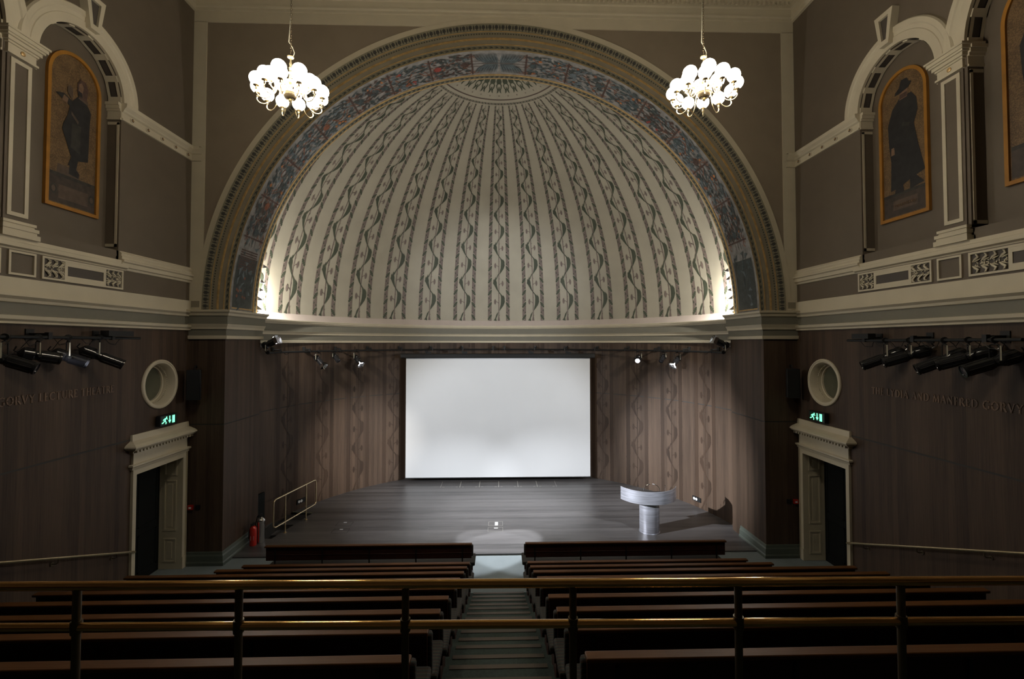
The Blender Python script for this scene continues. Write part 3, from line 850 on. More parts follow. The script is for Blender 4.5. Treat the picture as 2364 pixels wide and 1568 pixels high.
        for k in range(nc):
            t0 = PI*k/nc; t1 = PI*(k+.28)/nc
            mb.mat('cream')
            def S(t, rr, xx): return (X+s*xx, cy+rr*cos(t), SZ+rr*sin(t))
            rr = r-.02
            for ta, tb, xa, xb in ((t0, t1, .0, ND-.02),):
                q = [S(ta, rr, xa), S(tb, rr, xa), S(tb, rr, xb), S(ta, rr, xb)]
                mb.poly(q); w = [S(ta, r, xa), S(tb, r, xa), S(tb, r, xb), S(ta, r, xb)]
                for i in range(4): mb.poly([q[i], q[(i+1) % 4], w[(i+1) % 4], w[i]])
            t2 = PI*(k+1)/nc; 
            for xa, xb in ((0, .05), (ND-.07, ND-.02)):
                mb.poly([S(t1, rr, xa), S(t2, rr, xa), S(t2, rr, xb), S(t1, rr, xb)])
            mb.mat('greydk')
            mb.poly([S(t1, r-.004, .05), S(t2, r-.004, .05), S(t2, r-.004, ND-.07), S(t1, r-.004, ND-.07)])
    struct(mb.build('trim_16', smooth=35), 'cream archivolts over the %s wall niches' % nm)
    # keystone
    mb = MB(); mb.mat('cream')
    ky = NY+.06
    ok = [(ky-.09, 9.93), (ky+.09, 9.93), (ky+.19, 10.50), (ky-.19, 10.50)]
    ik = [(ky-.045, 10.02), (ky+.045, 10.02), (ky+.10, 10.42), (ky-.10, 10.42)]
    for i in range(4):
        j = (i+1) % 4
        mb.prism([ok[i], ok[j], ik[j], ik[i]], F, 0, .13)
    mb.mat('greydk'); mb.prism(ik, F, 0, .09)
    struct(mb.build('trim_17'), 'cream keystone of the %s niche arch' % nm)
    # dado panels: ornament frame + plain frame
    for y0, y1, orn in ((7.02, 8.50, True), (6.55, 6.93, False), (3.75, 6.45, True)):
        mb = MB(); mb.mat('cream')
        frame(mb, y0, y1, 5.735, 6.075, .03, .04, .065)
        if orn:
            Lw = y1-y0; e = .30*Lw/1.48+.06 if Lw < 2 else .52
            mb.prism(rect(y0+e, y1-e, 5.765, 5.83), F, .04, .06); mb.prism(rect(y0+e, y1-e, 5.98, 6.045), F, .04, .06)
            mb.prism(rect(y0+e, y0+e+.05, 5.83, 5.98), F, .04, .06); mb.prism(rect(y1-e-.05, y1-e, 5.83, 5.98), F, .04, .06)
            mb.mat('greydk'); mb.prism(rect(y0+e+.05, y1-e-.05, 5.83, 5.98), F, .04, .048)
            for ya, yb, dr in ((y0+.035, y0+e-.01, 1), (y1-.035, y1-e+.01, -1)):
                mb.mat('greydk'); mb.prism(rect(min(ya, yb), max(ya, yb), 5.765, 6.045), F, .04, .044)
                mb.mat('cream')
                n = max(3, int(abs(yb-ya)/.10))
                for k in range(n):
                    yy = ya+(yb-ya)*(k+.3)/n; dy = (yb-ya)/n*dr
                    for sg in (-1, 1):
                        z0 = 5.905+sg*.03
                        pts = [(yy-dr*.02, z0), (yy+dr*.02, z0+sg*.03), (yy+dr*.055, z0+sg*.06), (yy+dr*.05, z0+sg*.09), (yy+dr*.02, z0+sg*.10)]
                        mb.tube([(X-s*(.055+.01*(j % 2)), p[0], p[1]) for j, p in enumerate(pts)], [.008, .016, .02, .014, .005], 5)
                        mb.tube([(X-s*.058, yy+dr*.01, z0), (X-s*.066, yy+dr*.05, z0+sg*.012), (X-s*.055, yy+dr*.085, z0+sg*.03)], [.006, .012, .004], 5)
                rr2 = random.Random(int(y0*10))
                for k in range(int(abs(yb-ya)*90)):
                    mb.sphere((X-s*.05, rr2.uniform(min(ya, yb)+.01, max(ya, yb)-.01), 5.905+rr2.uniform(-.035, .035)), .011, 5, 4)
        struct(mb.build('trim_18', smooth=30), ('carved acanthus panel' if orn else 'plain framed panel')+' under the %s niches' % nm)
    # round window
    mb = MB(); mb.mat('cream')
    mb.lathe([(.49, -.005), (.49, .02), (.48, .035), (.455, .038), (.448, .03), (.42, .025), (.412, .01), (.40, -.03), (.385, -.09), (.378, -.14), (.372, -.145), (.365, -.19), (.345, -.195), (.34, -.24)], 44, (X, WY, WZ), (-s, 0, 0), caps=False)
    for k in range(60):
        a = 2*PI*k/60
        mb.sphere((X+s*.125, WY+.372*cos(a), WZ+.372*sin(a)), .012, 5, 4)
    wn = struct(mb.build('window_%d' % (1 if s < 0 else 2), smooth=30), 'round cream moulded window above the %s door' % nm)
    mb = MB(); mb.mat('paneback'); mb.lathe([(.335, 0), (.335, .01)], 40, (X+s*.235, WY, WZ), (-s, 0, 0)); mb.build('pane', wn)
    # door surround
    mb = MB(); mb.mat('cream')
    def cas(y0, y1, z0, z1):
        mb.prism(rect(y0, y1, z0, z1), F, 0, .03); 
    cas(DY0-.11, DY0, -.03, DZ+.12); cas(DY1, DY1+.11, -.03, DZ+.12); cas(DY0, DY1, DZ, DZ+.12)
    mb.prism(rect(DY0-.11, DY0-.08, -.03, DZ+.12), F, .03, .05); mb.prism(rect(DY1+.08, DY1+.11, -.03, DZ+.12), F, .03, .05)
    mb.prism(rect(DY1-.005, DY1+.125, -.03, .22), F, 0, .045)
    def ret(prof, y0, y1):   # moulding with returned ends
        for (a, b) in zip(prof[:-1], prof[1:]):
            mb.poly([(X-s*a[0], y0-a[0]*.8, a[1]), (X-s*a[0], y1+a[0]*.8, a[1]), (X-s*b[0], y1+b[0]*.8, b[1]), (X-s*b[0], y0-b[0]*.8, b[1])])
            for y, g in ((y0, -1), (y1, 1)):
                mb.poly([(X, y+g*a[0]*.8, a[1]), (X-s*a[0], y+g*a[0]*.8, a[1]), (X-s*b[0], y+g*b[0]*.8, b[1]), (X, y+g*b[0]*.8, b[1])])
    ret([(.03, DZ+.10), (.05, DZ+.11), (.06, DZ+.15), (.085, DZ+.17), (.085, DZ+.20), (.04, DZ+.21)], DY0-.10, DY1+.10)
    mb.prism(rect(DY0-.10, DY1+.10, DZ+.12, 2.80), F, 0, .04)
    ret([(.04, 2.74), (.07, 2.75), (.08, 2.78), (.09, 2.785), (.09, 2.79)], DY0-.10, DY1+.10)
    ret([(.10, 2.80), (.11, 2.815), (.17, 2.82), (.19, 2.85), (.21, 2.86), (.21, 2.885), (.16, 2.92), (.09, 2.95), (.05, 2.97), (.04, 3.08), (0, 3.08)], DY0-.10, DY1+.10)
    mb.prism(rect(DY0-.16, DY1+.16, 2.785, 2.80), F, 0, .10)
    k = 0; y = DY0-.13
    while y < DY1+.13:
        mb.prism(rect(y, y+.045, 2.76, 2.80), F, .06, .13); y += .085
    dn = struct(mb.build('trim_19', smooth=25), 'cream door surround with dentil cornice on the %s wall' % nm)
    # lined reveal with panels and dark leaf
    mb = MB(); mb.mat('cream'); JD = .46
    for yj, dr in ((DY1, -1), (DY0, 1)):
        def G(p, d): return (X + s*p[0], yj + dr*d, p[1])
        mb.poly([G((0, -.03), 0), G((JD, -.03), 0), G((JD, DZ), 0), G((0, DZ), 0)])
        for za, zb in ((.12, .62), (.78, 1.85), (1.95, 2.27)):
            mb.mat('cream')
            for a, b, c, d_ in ((.10, za, .13, zb), (.33, za, .36, zb), (.13, za, .33, za+.03), (.13, zb-.03, .33, zb)):
                mb.prism([(a, b), (c, b), (c, d_), (a, d_)], G, 0, .014)
            mb.prism([(.18, za+.08), (.28, za+.08), (.28, zb-.08), (.18, zb-.08)], G, 0, .008)
    mb.poly([(X, DY0, DZ), (X, DY1, DZ), (X+s*JD, DY1, DZ), (X+s*JD, DY0, DZ)])
    struct(mb.build('trim_20'), 'cream panelled lining of the %s doorway' % nm)
    mb = MB(); mb.mat('void')
    mb.box(min(X+s*JD, X+s*(JD+.05)), DY0-.02, -.03, max(X+s*JD, X+s*(JD+.05)), DY1+.02, DZ+.02)
    for za, zb in ((.15, .9), (1.05, 2.15)):
        for ya, yb in ((DY0+.08, NYM-.05), (NYM+.05, DY1-.08)):
            for a in ((ya, ya+.03, za, zb), (yb-.03, yb, za, zb), (ya, yb, za, za+.03), (ya, yb, zb-.03, zb)):
                mb.box(min(X+s*JD, X+s*(JD-.012)), a[0], a[2], max(X+s*JD, X+s*(JD-.012)), a[1], a[3])
    d = struct(mb.build('door_%d' % (1 if s < 0 else 2)), 'dark double door set deep in the %s doorway' % nm)
    mb = MB(); mb.mat('carpet'); mb.poly([(X, DY0, -.03), (X, DY1, -.03), (X+s*JD, DY1, -.03), (X+s*JD, DY0, -.03)]); struct(mb.build('floor'), 'carpeted threshold of the %s doorway' % nm)
NYM = (DY0+DY1)/2
for s in (-1, 1): side_wall(s)

# ================================================================== CORNICE, CEILING, BACK
mb = MB()
PC = [(0, 12.17), (.05, 12.18), (.055, 12.21), (.03, 12.22), (.035, 12.25), (.07, 12.27), (.075, 12.30), (.05, 12.31), (.06, 12.44), (.10, 12.46), (.10, 12.56), (.16, 12.57), (.16, 12.60), (.30, 12.66), (.45, 12.78), (.58, 12.95), (.62, 13.05), (.62, 13.1)]
sweep(mb, [(-W, -4), (-W, DF), (W, DF), (W, -4)], PC, ['cream']*(len(PC)-1))
x = -W+.2
while x < W-.2:
    mb.mat('cream'); mb.box(x, DF-.16, 12.50, x+.05, DF-.09, 12.57); x += .105
struct(mb.build('trim_21', smooth=25), 'cream cornice with dentils round the ceiling')
mb = MB(); mb.mat('stone'); mb.poly([(-W, -4, 13.1), (W, -4, 13.1), (W, DF, 13.1), (-W, DF, 13.1)]); struct(mb.build('ceiling'))
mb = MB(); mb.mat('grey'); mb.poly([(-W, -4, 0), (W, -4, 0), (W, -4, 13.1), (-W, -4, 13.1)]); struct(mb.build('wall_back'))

# ================================================================== BENCHES
ORD = ['first', 'second', 'third', 'fourth', 'fifth', 'sixth', 'seventh', 'eighth', 'ninth', 'tenth']
OUT = [4.50, 4.50, 4.55, 5.42, 5.40, 5.33, 5.28, 5.25, 5.25, 5.25]
def bench(i, s):
    nm = 'left' if s < 0 else 'right'
    y = ROWY[i]; z = ROWZ[i]; top = .86 if i > 1 else .885
    xi = .525 if i else .53; xo = OUT[i]
    if s > 0 and i > 3: xo -= .08
    if i < 3: xo -= .0
    extra = ', ending beside the front carpet' if i == 0 else ''
    e = empty('bench', (0, y, z), 0, 'dark mahogany bench %s of the aisle in the %s row from the stage' % (nm, ORD[i]), 'bench', 'long benches %s of the aisle' % nm)
    L = xo-xi
    def bx(mb, a, b, y0, y1, z0, z1):
        xa, xb = s*a, s*b; xa, xb = min(xa, xb), max(xa, xb)
        v = [(xa,y0,z0),(xb,y0,z0),(xb,y1,z0),(xa,y1,z0),(xa,y0,z1),(xb,y0,z1),(xb,y1,z1),(xa,y1,z1)]
        uv = [(p[0]+20, p[1]+p[2]) for p in v]
        ids = [mb.vert(p, q) for p, q in zip(v, uv)]
        for q in ((0,3,2,1),(4,5,6,7),(0,1,5,4),(1,2,6,5),(2,3,7,6),(3,0,4,7)): mb.face([ids[k] for k in q])
    mb = MB(); mb.mat('benchwood')
    lo = .60 if i == 0 else .30
    bx(mb, xi, xo, -.005, .028, lo, top-.03)
    bx(mb, xi, xo, -.012, -.004, lo+.105, lo+.115)
    mb.build('backrest', e, bevel=.004)
    mb = MB(); mb.mat('benchtop'); bx(mb, xi-.008, xo+.02, -.035, .045, top-.03, top)
    mb.build('top_rail', e, bevel=.008)
    mb = MB(); mb.mat('stripe'); bx(mb, xi-.06, xo+.0, .09, .52, .40, .47); mb.build('seat_cushion', e, bevel=.02)
    mb = MB(); mb.mat('stripe'); bx(mb, xi-.03, xo+.0, .03, .10, .50 if i else .62, top-.05); mb.build('back_cushion', e, bevel=.02)
    mb = MB(); mb.mat('benchwood'); bx(mb, xi-.02, xo, .08, .52, .33, .40)
    mb.build('seat_frame', e, bevel=.003)
    for a in (xi+.0, xo-.04):
        mb = MB(); mb.mat('benchwood'); bx(mb, a, a+.04, .10, .48, 0, .34); mb.build('leg', e)
    n = 5
    for k in range(n):
        a = xi+.18+(L-.36)*k/(n-1)
        mb = MB(); mb.mat('black'); bx(mb, a-.012, a+.012, -.022, -.005, .30 if i else 0, top-.06)
        if i == 0: bx(mb, a-.012, a+.012, -.02, .10, .30, .33)
        mb.build('bracket', e)
for i in range(10):
    for s in (-1, 1): bench(i, s)

# ================================================================== GUARD RAIL
RL = empty('guard_rail', (0, 2.3, 2.34), 0, 'polished brass two bar guard rail across the whole foreground', 'guard rail')
def ry(x): return -.017*x+.0
xs = [-4.4+.4*i for i in range(23)]
mb = MB(); mb.mat('brass'); mb.tube([(x, ry(x), 1.285) for x in xs], .0215, 18); mb.build('top_bar', RL)
px = [-6.0, -5.2, -4.4, -3.6, -2.82, -2.03, -1.255, -.452, .362, 1.172, 1.975, 2.78, 3.58, 4.38, 5.2, 6.0]
px = [-3.6, -2.82, -2.03, -1.255, -.452, .362, 1.172, 1.975, 2.78, 3.58]
for a, b in zip(px[:-1], px[1:]):
    mb = MB(); mb.mat('brass')
    mb.tube([(a, ry(a), 1.09), ((a+b)/2, ry((a+b)/2), 1.09), (b, ry(b), 1.09)], .0195, 16); mb.build('lower_bar', RL)
for a in px:
    mb = MB(); mb.mat('brassdk')
    mb.tube([(a, ry(a), 0), (a, ry(a), 1.27)], .018, 16)
    mb.lathe([(.024, 1.06), (.026, 1.09), (.024, 1.12)], 16, (a, ry(a), 0))
    mb.lathe([(.05, 0), (.05, .012), (.02, .02)], 16, (a, ry(a), 0)); mb.build('post', RL)

# wall handrails
for s, nm in ((-1, 'left'), (1, 'right')):
    H = empty('handrail', (s*6.68, 6.0, 0), 0, 'slim metal handrail sloping along the %s walnut wall' % nm, 'handrail', 'sloping wall handrails')
    def hz(y): return .93+(8.9-y)*.382
    mb = MB(); mb.mat('brasslt')
    mb.tube([(s*.06, 2.93, hz(8.95)-.0), (0, 2.85, hz(8.86))] + [(0, y-6, hz(y)) for y in (8.7, 7, 5, 3, 2.0)], .019, 10); mb.build('rail', H)
    for y in (8.45, 7.35, 6.3, 5.2, 4.1):
        mb = MB(); mb.mat('brassdk')
        mb.tube([(0, y-6, hz(y)-.01), (0, y-6, hz(y)-.07), (s*.03, y-6, hz(y)-.09), (s*.095, y-6, hz(y)-.09)], .008, 8)
        mb.lathe([(.03, 0), (.03, .008)], 12, (s*.098, y-6, hz(y)-.09), (-s, 0, 0)); mb.build('bracket', H)

# ================================================================== PROJECTION SCREEN
S = empty('projection_screen', (0, 16.15, 0), 0, 'large pale grey projection screen hanging above the stage', 'screen')
mb = MB(); mb.mat('black')
mb.prism([(-.06, 4.245), (.07, 4.245), (.09, 4.27), (.09, 4.38), (.07, 4.40), (-.06, 4.40), (-.08, 4.38), (-.08, 4.27)], lambda p, d: (d, p[0], p[1]), -3.36, 3.33); mb.build('casing', S)
mb = MB(); mb.mat('screen'); mb.box(-3.19, 0, .15, 3.17, .004, 4.26); mb.build('screen_fabric', S)
mb = MB(); mb.mat('black'); mb.tube([(-3.21, 0, .14), (3.19, 0, .14)], .018, 10); mb.build('bottom_bar', S)
for x in (-2.4, -1.15, 1.15, 2.45):
    mb = MB(); mb.mat('black'); mb.box(x-.12, .0, 4.40, x+.06, .05, 4.47); mb.box(x-.14, -.02, 4.45, x-.06, .06, 4.50); mb.build('hanging_bracket', S)

# ================================================================== LIGHT FITTINGS
def orient(o, d):
    o.rotation_euler = Vector(d).to_track_quat('-Z', 'Y').to_euler()
def profile_spot(loc, aim, label, length=.56, r=.085, lit=None, barz=.30, group=None, doors=False, hang=True):
    """loc = clamp point on bar; lamp hangs below and points to aim"""
    e = empty('spotlight', loc, 0, label, 'spotlight', group)
    sg = 1 if hang else -1
    c = Vector((0, 0, -sg*barz)); d = (Vector(aim)-Vector(loc)-c).normalized()
    hor = Vector((d.x, d.y, 0)).normalized(); side = Vector((-hor.y, hor.x, 0))
    mb = MB(); mb.mat('blackgl')
    back = -length*.42; f = length*.58
    mb.lathe([(.02, back-.03), (r*.8, back), (r*1.05, back+.02), (r*1.05, back+length*.3), (r*.8, back+length*.36), (r*.8, back+length*.45), (r*.92, back+length*.47), (r*.92, f-.03), (r*1.02, f-.025), (r*1.02, f), (r*.9, f), (r*.86, f-.03)], 20, c, d, caps=False)
    upv = side.cross(d)
    for k in range(10):
        a = 2*PI*k/10; q = side*cos(a)+upv*sin(a)
        mb.tube([c+d*(back+length*.5)+q*r*.93, c+d*(f-.04)+q*r*.93], .006, 4)
        mb.tube([c+d*(back+.03)+q*r*1.06, c+d*(back+length*.28)+q*r*1.06], .006, 4)
    mb.tube([c+d*(back-.02), c+d*(back-.07)-upv*.02, c+d*(back-.06)-upv*.08], .01, 6)
    mb.build('body', e)
    mb = MB(); mb.mat(lit or 'lensoff'); mb.lathe([(r*.86, f-.012), (.001, f-.004)], 20, c, d, caps=False); mb.lathe([(.001, f-.012), (r*.86, f-.011)], 20, c, d, caps=False); mb.build('lens', e)
    mb = MB(); mb.mat('black')
    w = r*1.35
    top = Vector((0, 0, -.06*sg))
    mb.tube([c+side*w, top*.9+side*w*.9+Vector((0, 0, -sg*.02)), top+side*w*.6, top, top-side*w*.6, top*.9-side*w*.9+Vector((0, 0, -sg*.02)), c-side*w], .009, 6)
    mb.lathe([(.022, -w-.015), (.022, w+.015)], 10, c, side)
    mb.build('yoke', e)
    mb = MB(); mb.mat('black'); mb.tube([(0, 0, 0), top], .014, 8); mb.lathe([(.045, -.02), (.045, .02)], 12, (0, 0, 0), hor.cross(Vector((0, 0, 1)))); mb.build('clamp', e)
    mb = MB(); mb.mat('tapelabel'); q = side*(w+.012)
    n1 = side*(w+.010)
    if (Vector((0, 0, 4.8))-Vector(loc)).dot(side) < 0: n1 = -n1
    nx = n1.normalized()
    mb.tube([n1+top*1.1+Vector((0, 0, -.01)), n1+c*.92], .010, 4); mb.build('label_strip', e)
    if doors:
        mb = MB(); mb.mat('chrome')
        for a in (0, PI):
            q = side*cos(a)+upv*sin(a); q2 = upv*cos(a)-side*sin(a)
            p = c+d*f
            mb.poly([p+q*r*1.0+q2*r, p+q*r*1.0-q2*r, p+d*.10+q*r*1.3-q2*r*1.1, p+d*.10+q*r*1.3+q2*r*1.1])
        for a in (PI/2, -PI/2):
            q = side*cos(a)+upv*sin(a); q2 = upv*cos(a)-side*sin(a)
            mb.poly([p+q*r*1.0+q2*r, p+q*r*1.0-q2*r, p+d*.10+q*r*1.3-q2*r*1.1, p+d*.10+q*r*1.3+q2*r*1.1])
        mb.build('barn_door', e)
    mb = MB(); mb.mat('black')
    mb.tube([c+d*back, c+d*(back-.1)+Vector((0, 0, -.05)), c*.6-hor*.16+side*.05, c*.2-hor*.1, Vector((0, 0, -.01))-hor*.05], .005, 5); mb.build('cable', e)
    return e, Vector(loc)+c+d*(f+.02), d

def spotlamp(name, p, aim, power, ang, blend=.25, col=(.93, .95, 1.0), rad=.05):
    L = bpy.data.lights.new(name, 'SPOT'); L.energy = power; L.spot_size = radians(ang); L.spot_blend = blend; L.color = col; L.shadow_soft_size = rad
    o = bpy.data.objects.new(name, L); COL.objects.link(o); o.location = p; orient(o, Vector(aim)-Vector(p)); return o

# side bars
for s, nm, z, y0, y1 in ((-1, 'left', 4.87, 4.6, 8.62), (1, 'right', 4.83, 5.6, 8.50)):
    B = empty('lighting_bar', (s*6.5, (y0+y1)/2, z), 0, 'black lighting bar high on the %s walnut wall' % nm, 'lighting bar', 'bars for the side wall spotlights')
    h = (y1-y0)/2
    mb = MB(); mb.mat('black'); mb.tube([(0, -h, 0), (0, h, 0)], .024, 10); mb.build('tube', B)
    for t in ((-.8, -.35, .15, .7) if s < 0 else (-.7, .05, .72)):
        mb = MB(); mb.mat('black'); mb.box(min(0, s*.28), t*h-.02, .02, max(0, s*.28), t*h+.02, .06); mb.box(-.03, t*h-.03, -.03, .03, t*h+.03, .07)
        mb.box(min(s*.26, s*.28), t*h-.06, -.04, max(s*.26, s*.28), t*h+.06, .12); mb.build('wall_bracket', B)
    mb = MB(); mb.mat('black')
    mb.box(-.06, h*.62, .03, .08, h*.88, .12); mb.build('socket_box', B)
    mb = MB(); mb.mat('black'); rc = random.Random(5+s)
    for k in range(8):
        a = -h+.2+k*(2*h-.5)/8
        mb.tube([(0, a, -.02), (.02, a+.06, -.08-rc.random()*.06), (.0, a+.2, -.07-rc.random()*.05), (0, a+.3, -.015)], .005, 5)
    mb.build('cable', B)
LA = (0.6, 13.6, 0.0)
GL = 'spotlights on the left wall bar'; GRt = 'spotlights on the right wall bar'
lamps = []
for y, lb, lit, aim in ((7.78, 'black profile spotlight nearest the round window on the left wall bar', 'lens', LA),
                        (7.22, 'second black spotlight from the round window on the left wall bar', None, (-1.0, 14, .8)),
                        (6.76, 'glowing black spotlight, third from the round window on the left wall bar', 'lens', (0, 16, 2.0)),
                        (6.32, 'black ribbed spotlight at the photo edge on the left wall bar', None, (2.4, 11.5, .2))):
    lamps.append(profile_spot((-6.5, y, 4.87), aim, lb, lit=lit, group=GL, barz=.30 if y != 6.76 else .26, length=.58 if y in (7.78, 6.32) else .42))
for y, lb, lit, aim in ((7.66, 'black spotlight nearest the round window on the right wall bar', None, (-1.5, 12.2, .3)),
                        (7.20, 'second black spotlight from the round window on the right wall bar', None, (-1.0, 11.8, 1.2)),
                        (6.62, 'middle black spotlight on the right wall bar', None, (-1.2, 11.2, .2)),
                        (6.27, 'black spotlight with bright highlights, second from the near end of the right wall bar', None, (-1.0, 12.5, 1.0)),
                        (5.93, 'large black spotlight at the near end of the right wall bar', None, (-2.5, 9.5, .7))):
    lamps.append(profile_spot((6.5, y, 4.83), aim, lb, lit=lit, group=GRt, barz=.29 if y not in (7.2, 6.27) else .24, length=.62))

# apse bars: two curved tubes
RB = 5.95
for s, nm in ((-1, 'left'), (1, 'right')):
    B = empty('lighting_bar', (0, YA, 4.53), 0, 'curved black lighting bar on the %s half of the stage wall' % nm, 'lighting bar', 'curved bars above the screen')
    t0, t1 = radians(.6), radians(83)
    mb = MB(); mb.mat('black'); n = 40
    mb.tube([(s*RB*sin(t0+(t1-t0)*i/n), RB*cos(t0+(t1-t0)*i/n), 0) for i in range(n+1)], .027, 8); mb.build('tube', B)
    for k in range(8):
        t = radians(2+k*10.8)
        mb = MB(); mb.mat('black')
        dx, dy = s*sin(t), cos(t)
        mb.tube([(dx*(RB-.02), dy*(RB-.02), .06), (dx*(RA-.01), dy*(RA-.01), .06)], .02, 6)
        mb.tube([(dx*RB, dy*RB, -.03), (dx*RB, dy*RB, .08)], .032, 6)
        mb.tube([(dx*(RA-.03), dy*(RA-.03), .01), (dx*(RA-.03), dy*(RA-.03), .13)], .042, 6); mb.build('wall_bracket', B)
    mb = MB(); mb.mat('black'); rc = random.Random(9+s)
    for k in range(9):
        t = radians(10+k*8); u = t+radians(2.5)
        mb.tube([(s*RB*sin(t), RB*cos(t), -.01), (s*RB*sin((t+u)/2), RB*cos((t+u)/2)-.02, -.05-.04*rc.random()), (s*RB*sin(u), RB*cos(u), -.01)], .006, 5)
    mb.build('cable', B)
def onbar(x):
    return (x, YA+sqrt(RB*RB-x*x), 4.53)
GA = 'spotlights on the curved stage bars'
A1 = profile_spot(onbar(-5.33), (-1.5, 12.3, 0.6), 'black spotlight with silver front, nearest the left pier under the curved bar', .34, .075, None, .26, GA, doors=True)
A2 = profile_spot(onbar(-5.02), (-1.5, 12.0, 0.8), 'small unlit black spotlight, middle of the three left of the screen', .30, .07, None, .20, GA)
A3 = profile_spot(onbar(-4.56), (-.8, 12.2, .3), 'lit black spotlight closest to the left edge of the screen', .34, .075, 'lens', .27, GA, doors=True)
A4 = profile_spot(onbar(4.55), (1.8, 8.0, 1.2), 'dazzling white spotlight closest to the right edge of the screen', .32, .08, 'lens', .27, GA)
A5 = profile_spot(onbar(5.10), (2.2, 11.5, 1.2), 'small unlit black spotlight, middle of the three right of the screen', .30, .07, None, .22, GA)
A6 = profile_spot(onbar(5.36), (1.5, 11.0, .6), 'lit black spotlight with flaps, farthest right of the screen', .34, .075, 'lens', .27, GA, doors=True)
A7 = profile_spot((-5.84, 11.98, 4.53), (-.6, 11.5, 7.0), 'brightly lit spotlight tilted up at the left pier', .34, .085, 'lens', .22, GA, doors=True, hang=False)
A8 = profile_spot((5.84, 11.98, 4.53), (.4, 11.9, 7.2), 'black spotlight with open flaps tilted up at the right pier', .34, .085, None, .22, GA, doors=True, hang=False)

# loudspeakers
for s, nm in ((-1, 'left'), (1, 'right')):
    e = empty('loudspeaker', (s*6.50, 10.17, 3.58), radians(-s*18), 'black loudspeaker on the wall between door and stage, %s side' % nm, 'loudspeaker', 'loudspeakers beside the stage')
    mb = MB(); mb.mat('black')
    mb.prism([(-.13, -.11), (.13, -.11), (.10, .11), (-.10, .11)], lambda p, d: (p[0], p[1], d), 0, .63); mb.build('cabinet', e, bevel=.01)
    mb = MB(); mb.mat('black'); mb.box(-.115, -.118, .03, .115, -.111, .60); mb.build('grille', e)
    mb = MB(); mb.mat('black'); mb.tube([(0, -.05, .63), (0, 0, .70), (0, .10, .71), (s*.03, .24, .66)], .014, 6); mb.build('bracket', e)

# exit signs
def fig(mb, s, F):
    # running person, arrow and door
    mb.mat('exitgreen')
    def q(pts): mb.prism([(p[0]*s, p[1]) for p in pts], F, 0, .004)
    q([(.02, .135), (.045, .15), (.06, .13), (.04, .115)])
    q([(-.01, .12), (.03, .12), (.01, .06), (-.03, .06)])
    q([(-.03, .06), (-.01, .06), (-.06, .02), (-.09, .02), (-.09, .035)])
    q([(-.01, .07), (.015, .06), (.04, .035), (.03, .0), (.01, .0), (.02, .035), (-.02, .055)])
    q([(.02, .115), (.06, .085), (.075, .095), (.03, .125)]); q([(0, .12), (-.05, .10), (-.06, .075), (-.045, .075), (-.035, .09), (0, .105)])
def exit_sign(s, nm):
    X = s*W; yc = 9.62 if s > 0 else 9.64; zc = 3.13
    e = empty('exit_sign', (s*6.70, yc, zc), 0, 'glowing green running man exit sign over the %s door' % nm, 'exit sign', 'green exit signs above the side doors')
    mb = MB(); mb.mat('black'); mb.box(-.04, -.24, 0, .04, .24, .21)
    mb.box(min(0, s*.08), -.05, .06, max(0, s*.08), .05, .15); mb.build('housing', e, bevel=.006)
    def F(p, d): return (-s*(.041+d), p[0], p[1]+.03)
    mb = MB(); mb.mat('exitbg'); mb.prism([(-.22, -.01), (.22, -.01), (.22, .16), (-.22, .16)], F, 0, .002); mb.build('face', e)
    mb = MB()
    sd = -1 if s < 0 else 1
    # left to right as read: figure, arrow, door
    r = -s    # reading direction along +y on the left wall, -y on the right
    def Fr(p, d): return F((p[0], p[1]), d+.002)
    for off, k in ((-.11*r, 'f'), (.02*r, 'a'), (.13*r, 'd')):
        G = (lambda p, d, off=off: Fr((p[0]+off, p[1]), d))
        if k == 'f': fig(mb, 1 if s > 0 else -1, G) if False else fig(mb, r, G)
        elif k == 'a':
            mb.mat('exitgreen'); mb.prism([(-.012, .15), (.012, .15), (.012, .06), (-.012, .06)], G, 0, .004); mb.prism([(-.04, .065), (.04, .065), (0, .005)], G, 0, .004)
        else:
            mb.mat('exitgreen'); mb.prism([(-.035, 0), (.035, 0), (.035, .15), (-.035, .15)], G, 0, .004)
    mb.build('pictogram', e)
exit_sign(-1, 'left'); exit_sign(1, 'right')

# fire call points on the piers
for s, nm in ((-1, 'left'), (1, 'right')):
    e = empty('fire_call_point', (s*6.67, DF, 1.17), 0, 'small red fire call point beside the %s door' % nm, 'fire alarm', 'red call points')
    mb = MB(); mb.mat('extred'); mb.box(-.05, -.05, 0, .05, 0, .10); mb.build('housing', e, bevel=.004)
    mb = MB(); mb.mat('white'); mb.box(-.025, -.053, .03, .025, -.049, .06); mb.build('window', e)
    mb = MB(); mb.mat('black'); mb.box(-.05, -.02, 0, .05, 0, .09)
    tag(mb.build('wall_switch', loc=(s*6.53, DF, 1.175)), 'small black wall plate next to the %s red call point' % nm, 'switch plate', 'black plates by the call points')

